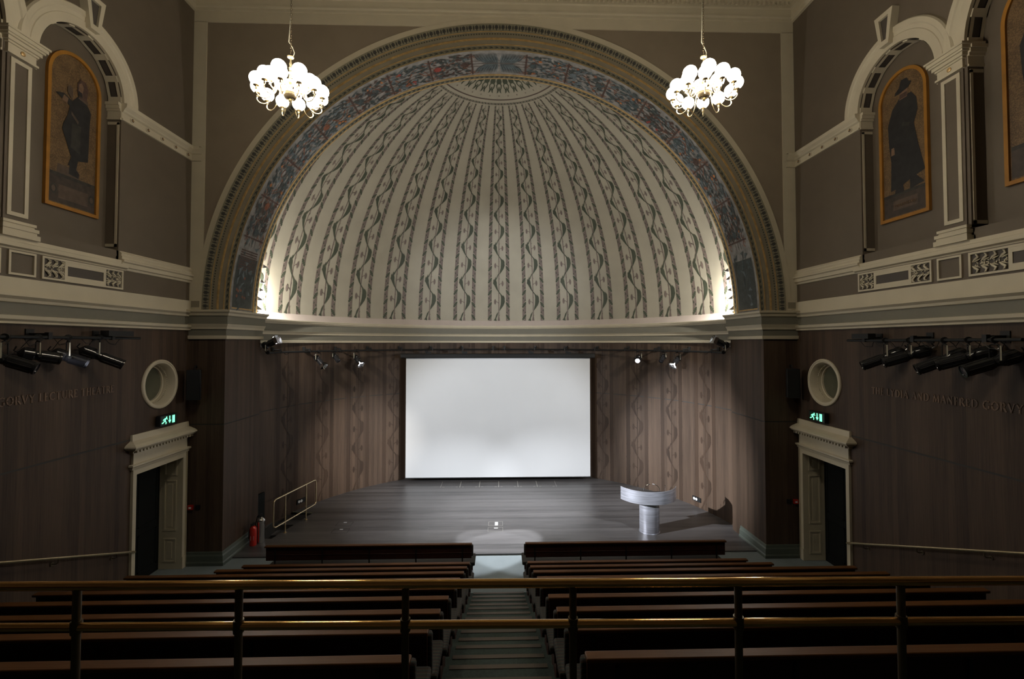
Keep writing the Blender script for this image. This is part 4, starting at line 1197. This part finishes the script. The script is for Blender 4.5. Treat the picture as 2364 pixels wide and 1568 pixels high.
# ================================================================== WALL LETTERING
T, t_ = .020, .009   # thick and thin strokes at cap height .1
LT = {
 'T': (.075, [((.0375, 0), (.0375, .1), T), ((.002, .096), (.073, .096), t_), ((.003, .084), (.003, .1), t_), ((.072, .084), (.072, .1), t_), ((.02, .002), (.055, .002), .006)]),
 'H': (.085, [((.015, 0), (.015, .1), T), ((.07, 0), (.07, .1), T), ((.015, .052), (.07, .052), t_), ((0, .002), (.03, .002), .006), ((.055, .002), (.085, .002), .006), ((0, .098), (.03, .098), .006), ((.055, .098), (.085, .098), .006)]),
 'E': (.06, [((.015, 0), (.015, .1), T), ((.015, .004), (.055, .004), t_), ((.015, .052), (.045, .052), t_), ((.015, .096), (.053, .096), t_), ((.056, .0), (.056, .015), t_), ((.053, .085), (.053, .1), t_), ((0, .002), (.02, .002), .006), ((0, .098), (.02, .098), .006)]),
 'L': (.058, [((.015, 0), (.015, .1), T), ((.015, .004), (.055, .004), t_), ((.055, 0), (.055, .018), t_), ((0, .098), (.03, .098), .006), ((0, .002), (.02, .002), .006)]),
 'Y': (.078, [((.006, .1), (.038, .05), T*.9), ((.072, .1), (.038, .05), t_), ((.038, 0), (.038, .05), T), ((-.004, .098), (.02, .098), .006), ((.06, .098), (.08, .098), .006), ((.022, .002), (.054, .002), .006)]),
 'D': (.085, [((.015, 0), (.015, .1), T), ((.015, .096), (.045, .096), t_), ((.045, .096), (.068, .078), .014), ((.068, .078), (.075, .05), T), ((.075, .05), (.068, .022), T), ((.068, .022), (.045, .004), .014), ((.045, .004), (.015, .004), t_), ((0, .002), (.02, .002), .006), ((0, .098), (.02, .098), .006)]),
 'I': (.035, [((.017, 0), (.017, .1), T), ((.002, .002), (.032, .002), .006), ((.002, .098), (.032, .098), .006)]),
 'A': (.085, [((.008, 0), (.042, .1), t_), ((.042, .1), (.076, 0), T), ((.022, .038), (.063, .038), t_), ((-.003, .002), (.02, .002), .006), ((.06, .002), (.088, .002), .006)]),
 'N': (.088, [((.013, 0), (.013, .1), t_), ((.013, .1), (.073, 0), T), ((.073, 0), (.073, .1), t_), ((0, .002), (.026, .002), .006), ((0, .098), (.016, .098), .006), ((.06, .098), (.086, .098), .006)]),
 'M': (.105, [((.014, 0), (.018, .1), t_), ((.018, .1), (.052, .01), T), ((.052, .01), (.086, .1), t_), ((.086, .1), (.09, 0), T), ((0, .002), (.026, .002), .006), ((.076, .002), (.105, .002), .006)]),
 'F': (.056, [((.015, 0), (.015, .1), T), ((.015, .052), (.044, .052), t_), ((.015, .096), (.052, .096), t_), ((.052, .083), (.052, .1), t_), ((0, .002), (.03, .002), .006), ((0, .098), (.02, .098), .006)]),
 'R': (.075, [((.015, 0), (.015, .1), T), ((.015, .096), (.042, .096), t_), ((.042, .096), (.055, .075), T), ((.055, .075), (.042, .052), T), ((.042, .052), (.015, .052), t_), ((.035, .052), (.072, 0), T), ((0, .002), (.03, .002), .006), ((0, .098), (.02, .098), .006)]),
 'G': (.09, [((.08, .08), (.055, .098), t_), ((.055, .098), (.022, .085), .013), ((.022, .085), (.01, .05), T), ((.01, .05), (.022, .015), T), ((.022, .015), (.055, .002), .013), ((.055, .002), (.08, .012), t_), ((.078, .01), (.078, .045), T), ((.064, .046), (.09, .046), .006), ((.08, .078), (.08, .098), t_)]),
 'O': (.095, [((.048, .098), (.02, .082), .012), ((.02, .082), (.01, .05), T), ((.01, .05), (.02, .018), T), ((.02, .018), (.048, .002), .012), ((.048, .002), (.076, .018), .012), ((.076, .018), (.086, .05), T), ((.086, .05), (.076, .082), T), ((.076, .082), (.048, .098), .012)]),
 'V': (.08, [((.006, .1), (.042, 0), T), ((.042, 0), (.074, .1), t_), ((-.005, .098), (.02, .098), .006), ((.062, .098), (.084, .098), .006)]),
 'C': (.085, [((.078, .08), (.055, .098), t_), ((.055, .098), (.022, .085), .013), ((.022, .085), (.01, .05), T), ((.01, .05), (.022, .015), T), ((.022, .015), (.055, .002), .013), ((.055, .002), (.08, .02), t_), ((.078, .078), (.078, .098), t_)]),
 'U': (.085, [((.014, .1), (.014, .035), T), ((.014, .035), (.025, .01), .016), ((.025, .01), (.045, .002), .012), ((.045, .002), (.065, .014), .011), ((.065, .014), (.071, .04), t_), ((.071, .04), (.071, .1), t_), ((0, .098), (.03, .098), .006), ((.058, .098), (.084, .098), .006)]),
}
def text_width(s_, sc, gap=.014, sp=.045):
    return sum((sp if c == ' ' else LT[c][0]+gap) for c in s_)*sc
def write(mb, s_, fn, sc, gap=.014, sp=.045):
    x = 0
    for c in s_:
        if c == ' ': x += sp; continue
        w, st = LT[c]
        for (a, b, t) in st:
            dx, dy = b[0]-a[0], b[1]-a[1]; l = math.hypot(dx, dy); nx, ny = -dy/l*t/2, dx/l*t/2
            ex, ey = (dx/l*t*.2, dy/l*t*.2) if t > .01 else (0, 0)
            q = [(a[0]-ex+nx, a[1]-ey+ny), (a[0]-ex-nx, a[1]-ey-ny), (b[0]+ex-nx, b[1]+ey-ny), (b[0]+ex+nx, b[1]+ey+ny)]
            mb.prism([((p[0]+x)*sc, p[1]*sc) for p in q], fn, 0, 1)
        x += w+gap
    return x*sc
TXT = 'THE LYDIA AND MANFRED GORVY LECTURE THEATRE'
wd = text_width(TXT, 1.0); full = 3.86; scx = full/wd
for s, nm in ((-1, 'left'), (1, 'right')):
    mb = MB(); mb.mat('letter')
    y0 = 8.43-full if s < 0 else 8.30
    r = 1 if s < 0 else -1
    zb = 3.92 if s < 0 else 3.865
    def fn(p, d): return (s*(W-.002-d*.006), y0+r*p[0], zb+p[1]*1.12/ (scx if False else 1))
    L = empty('wall_lettering', (0, 0, 0)); cur = 0.0
    for wd1 in TXT.split(' '):
        mb = MB(); mb.mat('letter'); c0 = cur
        cur += write(mb, wd1, lambda p, d: fn((p[0]+c0, p[1]), d), scx) + .045*scx
        mb.build('word', L)
    tag(L, 'faint bronze capital lettering along the %s walnut wall' % nm, 'lettering', 'lettering on the side walls')

# ================================================================== PAINTINGS
def painting(s, y0, y1, z0, zs, kind, label):
    X = s*(W+ND); r = (y1-y0)/2; cy = (y0+y1)/2; w = y1-y0
    e = empty('arched_painting', (X, cy, z0), 0, label, 'painting', 'arched portraits in the niches')
    def mk(r_, zb, n=24): return [(-r_, zb)] + [(r_*cos(PI-PI*i/n), zs-z0+r_*sin(PI*i/n)) for i in range(n+1)] + [(r_, zb)]
    A = mk(r, 0); B = mk(r-.055, .055)
    mb = MB(); mb.mat('ochre')
    def F(p, d): return (-s*d, p[0], p[1])
    for i in range(len(A)):
        j = (i+1) % len(A); mb.prism([A[i], A[j], B[j], B[i]], F, 0, .05)
    mb.build('frame', e)
    mb = MB(); mb.mat('mosaic'); mb.prism(B, F, .005, .02)
    H = zs-z0+r; rd = 1 if s < 0 else -1
    lift = [.021]
    def P(p, d=0): return (-s*lift[0], rd*(p[0]-.5)*w, p[1]*H)
    def pol_(pts, mat):
        mb.mat(mat); lift[0] += .0006
        vs = [mb.vert(P(p)) for p in pts]
        for t in tessellate_polygon([[Vector((p[0], p[1], 0)) for p in pts]]): mb.face([vs[i] for i in t])
    if kind == 0:
        pol_([(.06, .03), (.94, .03), (.94, .20), (.06, .20)], 'plinth'); pol_([(.25, .06), (.80, .06), (.80, .145), (.25, .145)], 'plinthlt')
        pol_([(.06, .195), (.94, .195), (.94, .215), (.06, .215)], 'cloak2')
        for cx in (.16, .87): 
            for rr, mt in ((.06, 'cloak2'), (.035, 'plinthlt')): pol_([(cx+rr*cos(a), .11+rr*.55*sin(a)) for a in [2*PI*k/10 for k in range(10)]], mt)
        pol_([(.2, .215), (.62, .215), (.62, .25), (.58, .27), (.22, .27)], 'plinthlt')
        pol_([(.42, .23), (.60, .22), (.62, .25), (.56, .27), (.60, .36), (.64, .42), (.50, .44), (.44, .30)], 'cloak')
        pol_([(.40, .285), (.55, .275), (.54, .33), (.62, .45), (.58, .55), (.32, .55), (.28, .50), (.46, .34)], 'cloak')
        pol_([(.30, .52), (.58, .33), (.78, .35), (.80, .60), (.82, .68), (.70, .745), (.56, .745), (.42, .68), (.38, .60)], 'cloak')
        pol_([(.44, .40), (.62, .38), (.63, .56), (.46, .56)], 'cloak2')
        pol_([(.15, .70), (.40, .66), (.56, .60), (.60, .63), (.44, .70), (.30, .72)], 'cloak')
        pol_([(.26, .67), (.36, .665), (.38, .70), (.30, .71)], 'flesh'); pol_([(.44, .63), (.58, .585), (.57, .565), (.44, .61)], 'plinthlt')
        pol_([(.36, .74), (.46, .70), (.46, .77), (.42, .79), (.37, .78)], 'plinthlt')
        pol_([(.56, .735), (.76, .72), (.74, .745), (.60, .76)], 'plinthlt')
        pol_([(.58, .74), (.72, .74), (.75, .82), (.70, .86), (.60, .865), (.54, .83), (.54, .78)], 'rustdk')
        pol_([(.56, .77), (.63, .765), (.66, .82), (.62, .845), (.57, .83)], 'flesh'); pol_([(.55, .755), (.64, .75), (.63, .78), (.56, .785)], 'cloak')
    else:
        pol_([(.06, .03), (.94, .03), (.94, .175), (.06, .175)], 'plinth'); pol_([(.26, .07), (.76, .07), (.76, .135), (.26, .135)], 'plinthlt')
        pol_([(.06, .165), (.94, .165), (.94, .185), (.06, .185)], 'cloak2')
        pol_([(.30, .18), (.50, .18), (.46, .26), (.36, .26)], 'cloak'); pol_([(.62, .18), (.90, .20), (.72, .27), (.62, .25)], 'cloak')
        pol_([(.22, .205), (.40, .215), (.62, .245), (.92, .275), (.80, .45), (.72, .60), (.80, .68), (.78, .76), (.68, .815), (.44, .815), (.28, .76), (.18, .66), (.20, .52), (.24, .40)], 'cloak')
        pol_([(.48, .62), (.62, .60), (.64, .62), (.50, .645)], 'cloak2')
        pol_([(.24, .45), (.32, .45), (.31, .50), (.25, .50)], 'flesh')
        pol_([(.44, .80), (.60, .80), (.62, .86), (.56, .885), (.46, .88)], 'flesh'); pol_([(.44, .805), (.60, .805), (.60, .835), (.45, .835)], 'rustdk')
        pol_([(.34, .845), (.46, .845), (.62, .855), (.70, .885), (.64, .895), (.60, .925), (.48, .93), (.44, .885), (.36, .865)], 'cloak')
        if kind == 1:
            tw = text_width('TORRIGIANO', 1.0); mb.mat('letter'); lift[0] += .001
            sc = .46*w/tw
            write(mb, 'TORRIGIANO', lambda p, d: (-s*(lift[0]+d*.001), rd*((.28-.5)*w+p[0]), .088*H+p[1]), sc)
    mb.build('picture', e, smooth=0)
painting(-1, 7.30, 8.26, 6.94, 9.06, 0, 'arched portrait on the left wall of a dark robed man with raised foot')
painting(1, 7.30, 8.26, 6.94, 9.06, 1, 'arched portrait on the right wall of a man in black hat and long cloak')
painting(1, 5.02, 6.17, 6.94, 9.16, 2, 'arched portrait cut off by the right edge of the photo')

# ================================================================== STAGE OBJECTS
# lectern
e = empty('lectern', (3.83, 11.86, 0), radians(-2), 'brushed steel lectern with curved front panel on the right of the stage', 'lectern')
mb = MB(); mb.mat('steel'); mb.lathe([(.26, 0), (.26, .012), (.245, .014), (.245, .80)], 40); mb.build('column', e)
R0 = .76; ang = radians(69)
mb = MB(); mb.mat('steel'); cyc = R0-.42; n = 36
for rr in (R0, R0-.012):
    A = [(rr*sin(-ang+2*ang*i/n), cyc-rr*cos(-ang+2*ang*i/n)) for i in range(n+1)]
    a = [mb.vert((p[0], p[1], .79+.0*abs(p[0]))) for p in A]; b = [mb.vert((p[0], p[1], 1.11)) for p in A]
    for i in range(n): mb.face([a[i], a[i+1], b[i+1], b[i]])
    if rr == R0: a0_, b0_ = a, b
for i in range(n):
    mb.face([b0_[i], b0_[i+1], b[i+1], b[i]]); mb.face([a0_[i], a0_[i+1], a[i+1], a[i]])
mb.face([a0_[0], b0_[0], b[0], a[0]]); mb.face([a0_[n], b0_[n], b[n], a[n]])
mb.build('front_panel', e, smooth=40)
mb = MB(); mb.mat('black')
dk = [(rr*sin(t), cyc-rr*cos(t)) for rr, t in [(R0-.02, -radians(60)+radians(120)*i/24) for i in range(25)]]
mb.prism(dk, lambda p, d: (p[0], p[1], d), .98, 1.01); mb.build('desk_top', e)
for x in (-.34, .34):
    mb = MB(); mb.mat('chrome'); mb.tube([(x, -.20, 1.0), (x, -.2, 1.20)], .003, 5); mb.sphere((x, -.2, 1.205), .012, 8, 6); mb.build('stem', e)
for sx in (-1, 1):
    mb = MB(); mb.mat('chrome')
    mb.tube([(sx*.20, -.22, 1.0), (sx*.205, -.22, 1.08), (sx*.19, -.22, 1.15), (sx*.15, -.21, 1.20), (sx*.08, -.20, 1.235)], .006, 6)
    mb.tube([(sx*.12, -.2, 1.215), (sx*.03, -.19, 1.245)], [.008, .012], 8); mb.build('microphone', e)

# stage stair railing
e = empty('stage_railing', (-5.38, 12.02, 0), 0, 'pale metal tube railing beside the sunken stairs on the left of the stage', 'railing')
def rl(y, z): return (.2*(y-12.02), y-12.02, z)
mb = MB(); mb.mat('brasslt')
c = []
y0, y1, z0, z1, rr = 11.58, 13.32, .27, .95, .09
for cy, cz, a0_ in ((y1-rr, z1-rr, 0), (y0+rr, z1-rr, 90), (y0+rr, z0+rr, 180), (y1-rr, z0+rr, 270)):
    for k in range(7):
        a = radians(a0_+k*15); c.append(rl(cy+rr*cos(a), cz+rr*sin(a)))
mb.tube(c, .019, 10, closed=True); mb.build('loop_rail', e)
for y in (12.02, 12.87):
    mb = MB(); mb.mat('brasslt'); mb.tube([rl(y, 0), rl(y, z1)], .017, 10); mb.lathe([(.045, 0), (.045, .01), (.02, .02)], 12, rl(y, 0)); mb.build('post', e)

# fire extinguishers
e = empty('fire_extinguisher', (-5.80, 11.30, 0), 0, 'red fire extinguisher standing by the left pier', 'fire extinguisher', 'extinguishers by the left pier')
mb = MB(); mb.mat('extred'); mb.lathe([(.07, 0), (.078, .01), (.078, .36), (.07, .41), (.04, .45), (.025, .46)], 20); mb.build('cylinder', e)
mb = MB(); mb.mat('black'); mb.lathe([(.025, .46), (.022, .50)], 10); mb.box(-.015, -.10, .49, .015, .05, .505); mb.box(-.012, -.11, .52, .012, .04, .535); mb.build('valve_handle', e)
mb = MB(); mb.mat('black'); mb.tube([(0, .03, .48), (-.07, .05, .46), (-.10, .0, .32), (-.09, -.02, .16)], .011, 8); mb.build('hose', e)
mb = MB(); mb.mat('white'); mb.prism([(-.3, .14), (.6, .14), (.6, .24), (-.3, .24)], lambda p, d: ((.0785+d)*sin(p[0]), -(.0785+d)*cos(p[0]), p[1]), 0, .001); mb.build('instruction_label', e)
e = empty('fire_extinguisher', (-5.70, 11.45, 0), 0, 'chrome fire extinguisher beside the red one at the left pier', 'fire extinguisher', 'extinguishers by the left pier')
mb = MB(); mb.mat('chrome'); mb.lathe([(.085, 0), (.09, .01), (.09, .50), (.095, .51), (.095, .53), (.08, .56), (.04, .60), (.025, .61)], 24); mb.build('cylinder', e)
mb = MB(); mb.mat('black'); mb.lathe([(.025, .60), (.022, .65)], 10); mb.box(-.015, -.10, .64, .015, .05, .655); mb.box(-.012, -.10, .67, .012, .04, .685); mb.build('valve_handle', e)
mb = MB(); mb.mat('black'); mb.tube([(0, .03, .64), (-.09, .03, .62), (-.12, -.02, .45), (-.11, -.03, .22)], .012, 8); mb.build('hose', e)

# sockets on the curved wall
for th, nm in ((-67.0, 'left'), (68.8, 'right')):
    t = radians(th); R1 = RA-.004
    e = empty('socket_plate', (R1*sin(t), YA+R1*cos(t), .16), -t, 'black socket plate with two white sockets low on the curved wall, %s side' % nm, 'socket', 'socket plates on the stage wall')
    mb = MB(); mb.mat('black'); mb.box(-.16, -.02, 0, .16, 0, .13); mb.build('plate', e)
    for x in (-.085, 0.0):
        mb = MB(); mb.mat('white'); mb.lathe([(.038, 0), (.038, .008)], 14, (x, -.02, .065), (0, -1, 0)); mb.build('socket', e)
# low dark doorway panel on the left
t = radians(-82.3)
mb = MB(); mb.mat('void'); mb.box(-.22, -.012, .12, .22, .04, .92)
o = mb.build('access_hatch', loc=((RA-.05)*sin(t), YA+(RA-.05)*cos(t), 0)); o.rotation_euler = (0, 0, -t)
tag(o, 'low black access hatch in the wall behind the extinguishers', 'hatch')
# glow tape dashes
for k in range(6):
    a = k/5; x = -5.93+a*.66; y = 13.49-a*.13
    mb = MB(); mb.mat('glowtape'); mb.box(-.035, -.018, 0, .035, .018, .003)
    tag(mb.build('floor_tape', loc=(x, y, .001)), 'green yellow tape dash at the top of the sunken stairs', 'tape', 'tape dashes by the sunken stairs')
# floor boxes and trapdoors
def outline(name, x0, y0, x1, y1, label, cat, mat='nosing', w=.008, group=None, extra=None, skew=0):
    mb = MB(); mb.mat(mat); cx, cy = (x0+x1)/2, (y0+y1)/2; a, b = (x1-x0)/2, (y1-y0)/2
    mb.box(-a, -b, 0, a, -b+w, .003); mb.box(-a, b-w, 0, a, b, .003); mb.box(-a, -b+w, 0, -a+w, b-w, .003); mb.box(a-w, -b+w, 0, a, b-w, .003)
    o = mb.build(name, loc=(cx, cy, .0005)); tag(o, label, cat, group)
    if extra:
        m2 = MB(); m2.mat('white' if extra[4] else 'nosing'); m2.box(extra[0]-cx, extra[1]-cy, 0, extra[2]-cx, extra[3]-cy, .004); m2.build('inlay_plate', o)
    return o
M['metalline'] = paint('worn metal edge', (0.42, 0.40, 0.36), 0.4, metal=.5)
GF = 'outlined boxes let into the stage floor'
outline('floor_box', -.27, 12.30, .11, 12.58, 'far metal edged floor box at the middle of the stage', 'floor box', 'metalline', group=GF, extra=(-.1, 12.33, -.02, 12.55, 1))
outline('floor_box', -.28, 11.93, .11, 12.20, 'near metal edged floor box at the middle of the stage', 'floor box', 'metalline', group=GF, extra=(-.12, 12.13, -.02, 12.17, 1))
outline('floor_box', -4.27, 12.42, -3.87, 12.68, 'far floor box with white plate on the left of the stage', 'floor box', 'groove', .006, GF, (-4.12, 12.62, -4.04, 12.66, 1))
outline('floor_box', -4.22, 11.95, -3.82, 12.22, 'near floor box with white plate on the left of the stage', 'floor box', 'groove', .006, GF, (-4.07, 12.16, -3.99, 12.20, 1))
for k in range(6):
    x = -1.93+k*.643
    mb = MB(); mb.mat('metalline')
    mb.box(0, 0, 0, .012, .65, .003); mb.box(.631, 0, 0, .643, .65, .003)
    mb.box(.06, .03, 0, .13, .05, .003); mb.box(.51, .03, 0, .58, .05, .003)
    tag(mb.build('trapdoor', loc=(x, 15.55, .0005)), ['leftmost', 'second from the left', 'left of centre', 'right of centre', 'second from the right', 'rightmost'][k]+' trapdoor panel in the floor under the screen', 'trapdoor', 'trapdoor panels under the screen')
# chalky scratches
mb = MB(); M['scuff'] = paint('pale scuffs', (0.20, 0.20, 0.20), 0.7); mb.mat('scuff'); rs = random.Random(3)
for k in range(110):
    x = rs.uniform(-3.9, 4.2); y = rs.uniform(11.0, 14.8); a = rs.uniform(0, PI); l = rs.choice([.01, .02, .03, .05, .10]) * rs.uniform(.5, 1.5)
    pts = [(x-cos(a)*l, y-sin(a)*l), (x, y+rs.uniform(-.01, .01)), (x+cos(a)*l, y+sin(a)*l)]
    mb.strip(pts, [.001, .003, .001], lambda p: (p[0], p[1], .0012))
struct(mb.build('floor_scuffs', smooth=0), 'pale scuffs and scratches on the stage floor'); bpy.data.objects['floor_scuffs']['kind'] = 'structure'

# ================================================================== CHANDELIERS
def chandelier(loc, label):
    e = empty('chandelier', loc, 0, label, 'chandelier', 'brass globe chandeliers')
    SCL = .89; e.scale = (SCL,)*3
    ZT = (13.1-loc[2])/SCL
    mb = MB(); mb.mat('brasslt')
    mb.lathe([(.004, -.205), (.02, -.195), (.028, -.18), (.012, -.168), (.035, -.16), (.05, -.15), (.03, -.14)], 16, caps=False)
    mb.lathe([(.03, -.10), (.07, -.09), (.085, -.06), (.06, -.02), (.03, 0), (.025, .06), (.05, .09), (.055, .13), (.025, .16), (.018, .22), (.032, .25), (.018, .28), (.028, .32), (.014, .35), (.022, .38), (.012, .42), (.012, .47)], 16, caps=False)
    mb.build('centre_body', e)
    mb = MB(); mb.mat('brassdk'); mb.lathe([(.02, -.155), (.075, -.145), (.10, -.115), (.105, -.09), (.09, -.08)], 24, caps=False); mb.build('bottom_bowl', e)
    mb = MB(); mb.mat('brasslt'); mb.lathe([(.10, -.085), (.112, -.08), (.112, -.065), (.09, -.06)], 24, caps=False)
    for k in range(20):
        a = 2*PI*k/20; mb.sphere((.11*cos(a), .11*sin(a), -.06), .010, 6, 4)
    mb.build('crown_band', e)
    mb = MB(); mb.mat('brasslt'); mb.lathe([(.01, .47), (.045, .475), (.05, .49), (.02, .505), (.008, .52)], 18, caps=False); mb.build('top_disc', e)
    # chain
    mb = MB(); mb.mat('brassdk'); z = .53; k = 0
    while z < ZT-.05:
        a = (k % 2)*PI/2
        mb.tube([(.012*cos(t)*cos(a), .012*cos(t)*sin(a), z+.024*sin(t)) for t in [2*PI*i/8 for i in range(8)]], .0032, 5, closed=True); z += .038; k += 1
    mb.build('chain', e)
    mb = MB(); mb.mat('tapelabel'); n = 12
    mb.tube([(.035, 0, .50), (.05, .01, .56), (.02, .01, .64), (-.03, 0, .72)] + [(-.03+.03*sin(i*.7), .012, .72+(ZT-.72)*i/n) for i in range(1, n+1)], .006, 6); mb.build('power_cord', e)
    mb = MB(); mb.mat('brasslt'); mb.lathe([(.06, ZT-.08), (.09, ZT-.02), (.09, ZT)], 18); mb.build('ceiling_rose', e)
    def arm_set(R, zc, n, a0, r):
        for k in range(n):
            a = a0+2*PI*k/n; ca, sa = cos(a), sin(a)
            def q(rad, z): return (rad*ca, rad*sa, z)
            mb = MB(); mb.mat('brasslt')
            zb = zc-r-.05
            if R > .4:
                pts = [q(.07, -.02), q(.14, .04), q(.20, .0), q(.26, zb-.03), q(.33, zb-.10), q(.41, zb-.10), q(.46, zb-.05), q(R, zb)]
            else:
                pts = [q(.04, .05), q(.08, .10), q(.12, .07), q(.17, zb-.06), q(.23, zb-.05), q(R, zb)]
            sm = []
            for i in range(len(pts)-1):
                p0 = Vector(pts[max(i-1, 0)]); p1 = Vector(pts[i]); p2 = Vector(pts[i+1]); p3 = Vector(pts[min(i+2, len(pts)-1)])
                for t in (0, .25, .5, .75):
                    sm.append(.5*((2*p1)+(-p0+p2)*t+(2*p0-5*p1+4*p2-p3)*t*t+(-p0+3*p1-3*p2+p3)*t**3))
            sm.append(Vector(pts[-1])); mb.tube(sm, .0075, 6)
            # scroll ornament at the root
            mb.tube([q(.12+.035*cos(t)*(1-t/9), .02+.045*sin(t)*(1-t/9)) for t in [i*.6 for i in range(13)]], .005, 5)
            ar = mb.build('arm', e)
            mb = MB(); mb.mat('brasslt')
            mb.lathe([(.008, zb-.01), (.018, zb), (.012, zb+.015), (.016, zb+.03), (.040, zb+.040), (.044, zb+.05), (.03, zb+.055)], 14, q(R, 0), caps=False); mb.build('cup', ar)
            mb = MB(); mb.mat('globe'); mb.sphere(q(R, zc), r, 18, 12); mb.build('glass_globe', e)
    arm_set(.455, .0, 12, radians(8), .096)
    arm_set(.27, .18, 6, radians(20), .106)
    return e
chandelier((-2.78, 6.2, 8.17), 'lit brass chandelier of white globes on the left')
chandelier((2.80, 6.2, 8.27), 'lit brass chandelier of white globes on the right')

# ================================================================== LAMPS
cool = (.90, .94, 1.0)
# side wall profiles onto the stage
spotlamp('lamp_left_wall', lamps[0][1], (4.9, 13.25, 1.5), 19000, 27, 1.0, cool, .06)
spotlamp('lamp_left_wall', lamps[1][1], (.9, 14.4, 0), 5200, 26, 1.0, cool, .06)
spotlamp('lamp_left_wall', lamps[2][1], (.3, 16.2, .6), 1900, 48, .6, cool, .06)
spotlamp('lamp_right_wall', lamps[4][1], (-.5, 14.4, 0), 4700, 26, 1.0, cool, .06)
spotlamp('lamp_right_wall', lamps[5][1], (-4.6, 15.3, 1.3), 7500, 19, 1.0, (1.0, .93, .85), .06)
spotlamp('lamp_right_wall', lamps[6][1], (-.3, 16.2, .6), 1750, 48, .6, cool, .06)
# curved bar lamps
spotlamp('lamp_apse', A3[1], (.0, 11.05, .0), 3000, 14, .35, cool, .05)
spotlamp('lamp_apse', A4[1], (.0, 11.05, .0), 4600, 14, .35, cool, .05)
spotlamp('lamp_apse', A6[1], (.6, 13.4, .0), 900, 40, .8, cool, .05)
spotlamp('lamp_apse', A7[1], (0, 17.2, 6.8), 1000, 46, 1.0, cool, .06)
spotlamp('lamp_apse', A8[1], (0, 17.2, 6.8), 1000, 46, 1.0, cool, .06)
# uplights on the cornice behind the arch feet
for s, nm in ((-1, 'left'), (1, 'right')):
    mb = MB(); mb.mat('black'); mb.box(-.06, -.05, 0, .06, .05, .05)
    tag(mb.build('uplight', loc=(s*6.02, 11.66, 5.535)), 'small uplight hidden behind the %s foot of the arch' % nm, 'uplight', 'uplights behind the arch')
    L = bpy.data.lights.new('lamp_dome', 'POINT'); L.energy = 440; L.color = (1.0, .96, .88); L.shadow_soft_size = .05
    o = bpy.data.objects.new('lamp_dome', L); COL.objects.link(o); o.location = (s*6.0, 11.74, 5.80)

# world
wd_ = bpy.data.worlds.new('world'); SC.world = wd_; wd_.use_nodes = True
wd_.node_tree.nodes['Background'].inputs[0].default_value = (.02, .018, .015, 1); wd_.node_tree.nodes['Background'].inputs[1].default_value = 1

# ================================================================== CAMERA
cam = bpy.data.cameras.new('camera'); co = bpy.data.objects.new('camera', cam); COL.objects.link(co)
cam.sensor_width = 36; cam.sensor_fit = 'HORIZONTAL'
FPX = 1075.0; cam.lens = FPX/2364*36
yaw, pitch = radians(1.62), radians(1.5)
co.location = (0, 0, 4.8); co.rotation_euler = (PI/2+pitch, 0, -yaw)
cy = 790-FPX*tan(pitch)
cam.shift_y = (cy-784)/2364
cam.clip_start = .05; cam.clip_end = 100
SC.camera = co
SC.view_settings.view_transform = 'Standard'; SC.view_settings.look = 'None'; SC.view_settings.gamma = 1; SC.view_settings.exposure = 0
SC.view_settings.use_curve_mapping = False
SC.cycles.max_bounces = 5; SC.cycles.diffuse_bounces = 3; SC.cycles.glossy_bounces = 3; SC.cycles.caustics_reflective = False; SC.cycles.caustics_refractive = False; SC.cycles.use_adaptive_sampling = True; SC.cycles.adaptive_threshold = 0.02; SC.cycles.sample_clamp_indirect = 6
SC.cycles.use_denoising = True
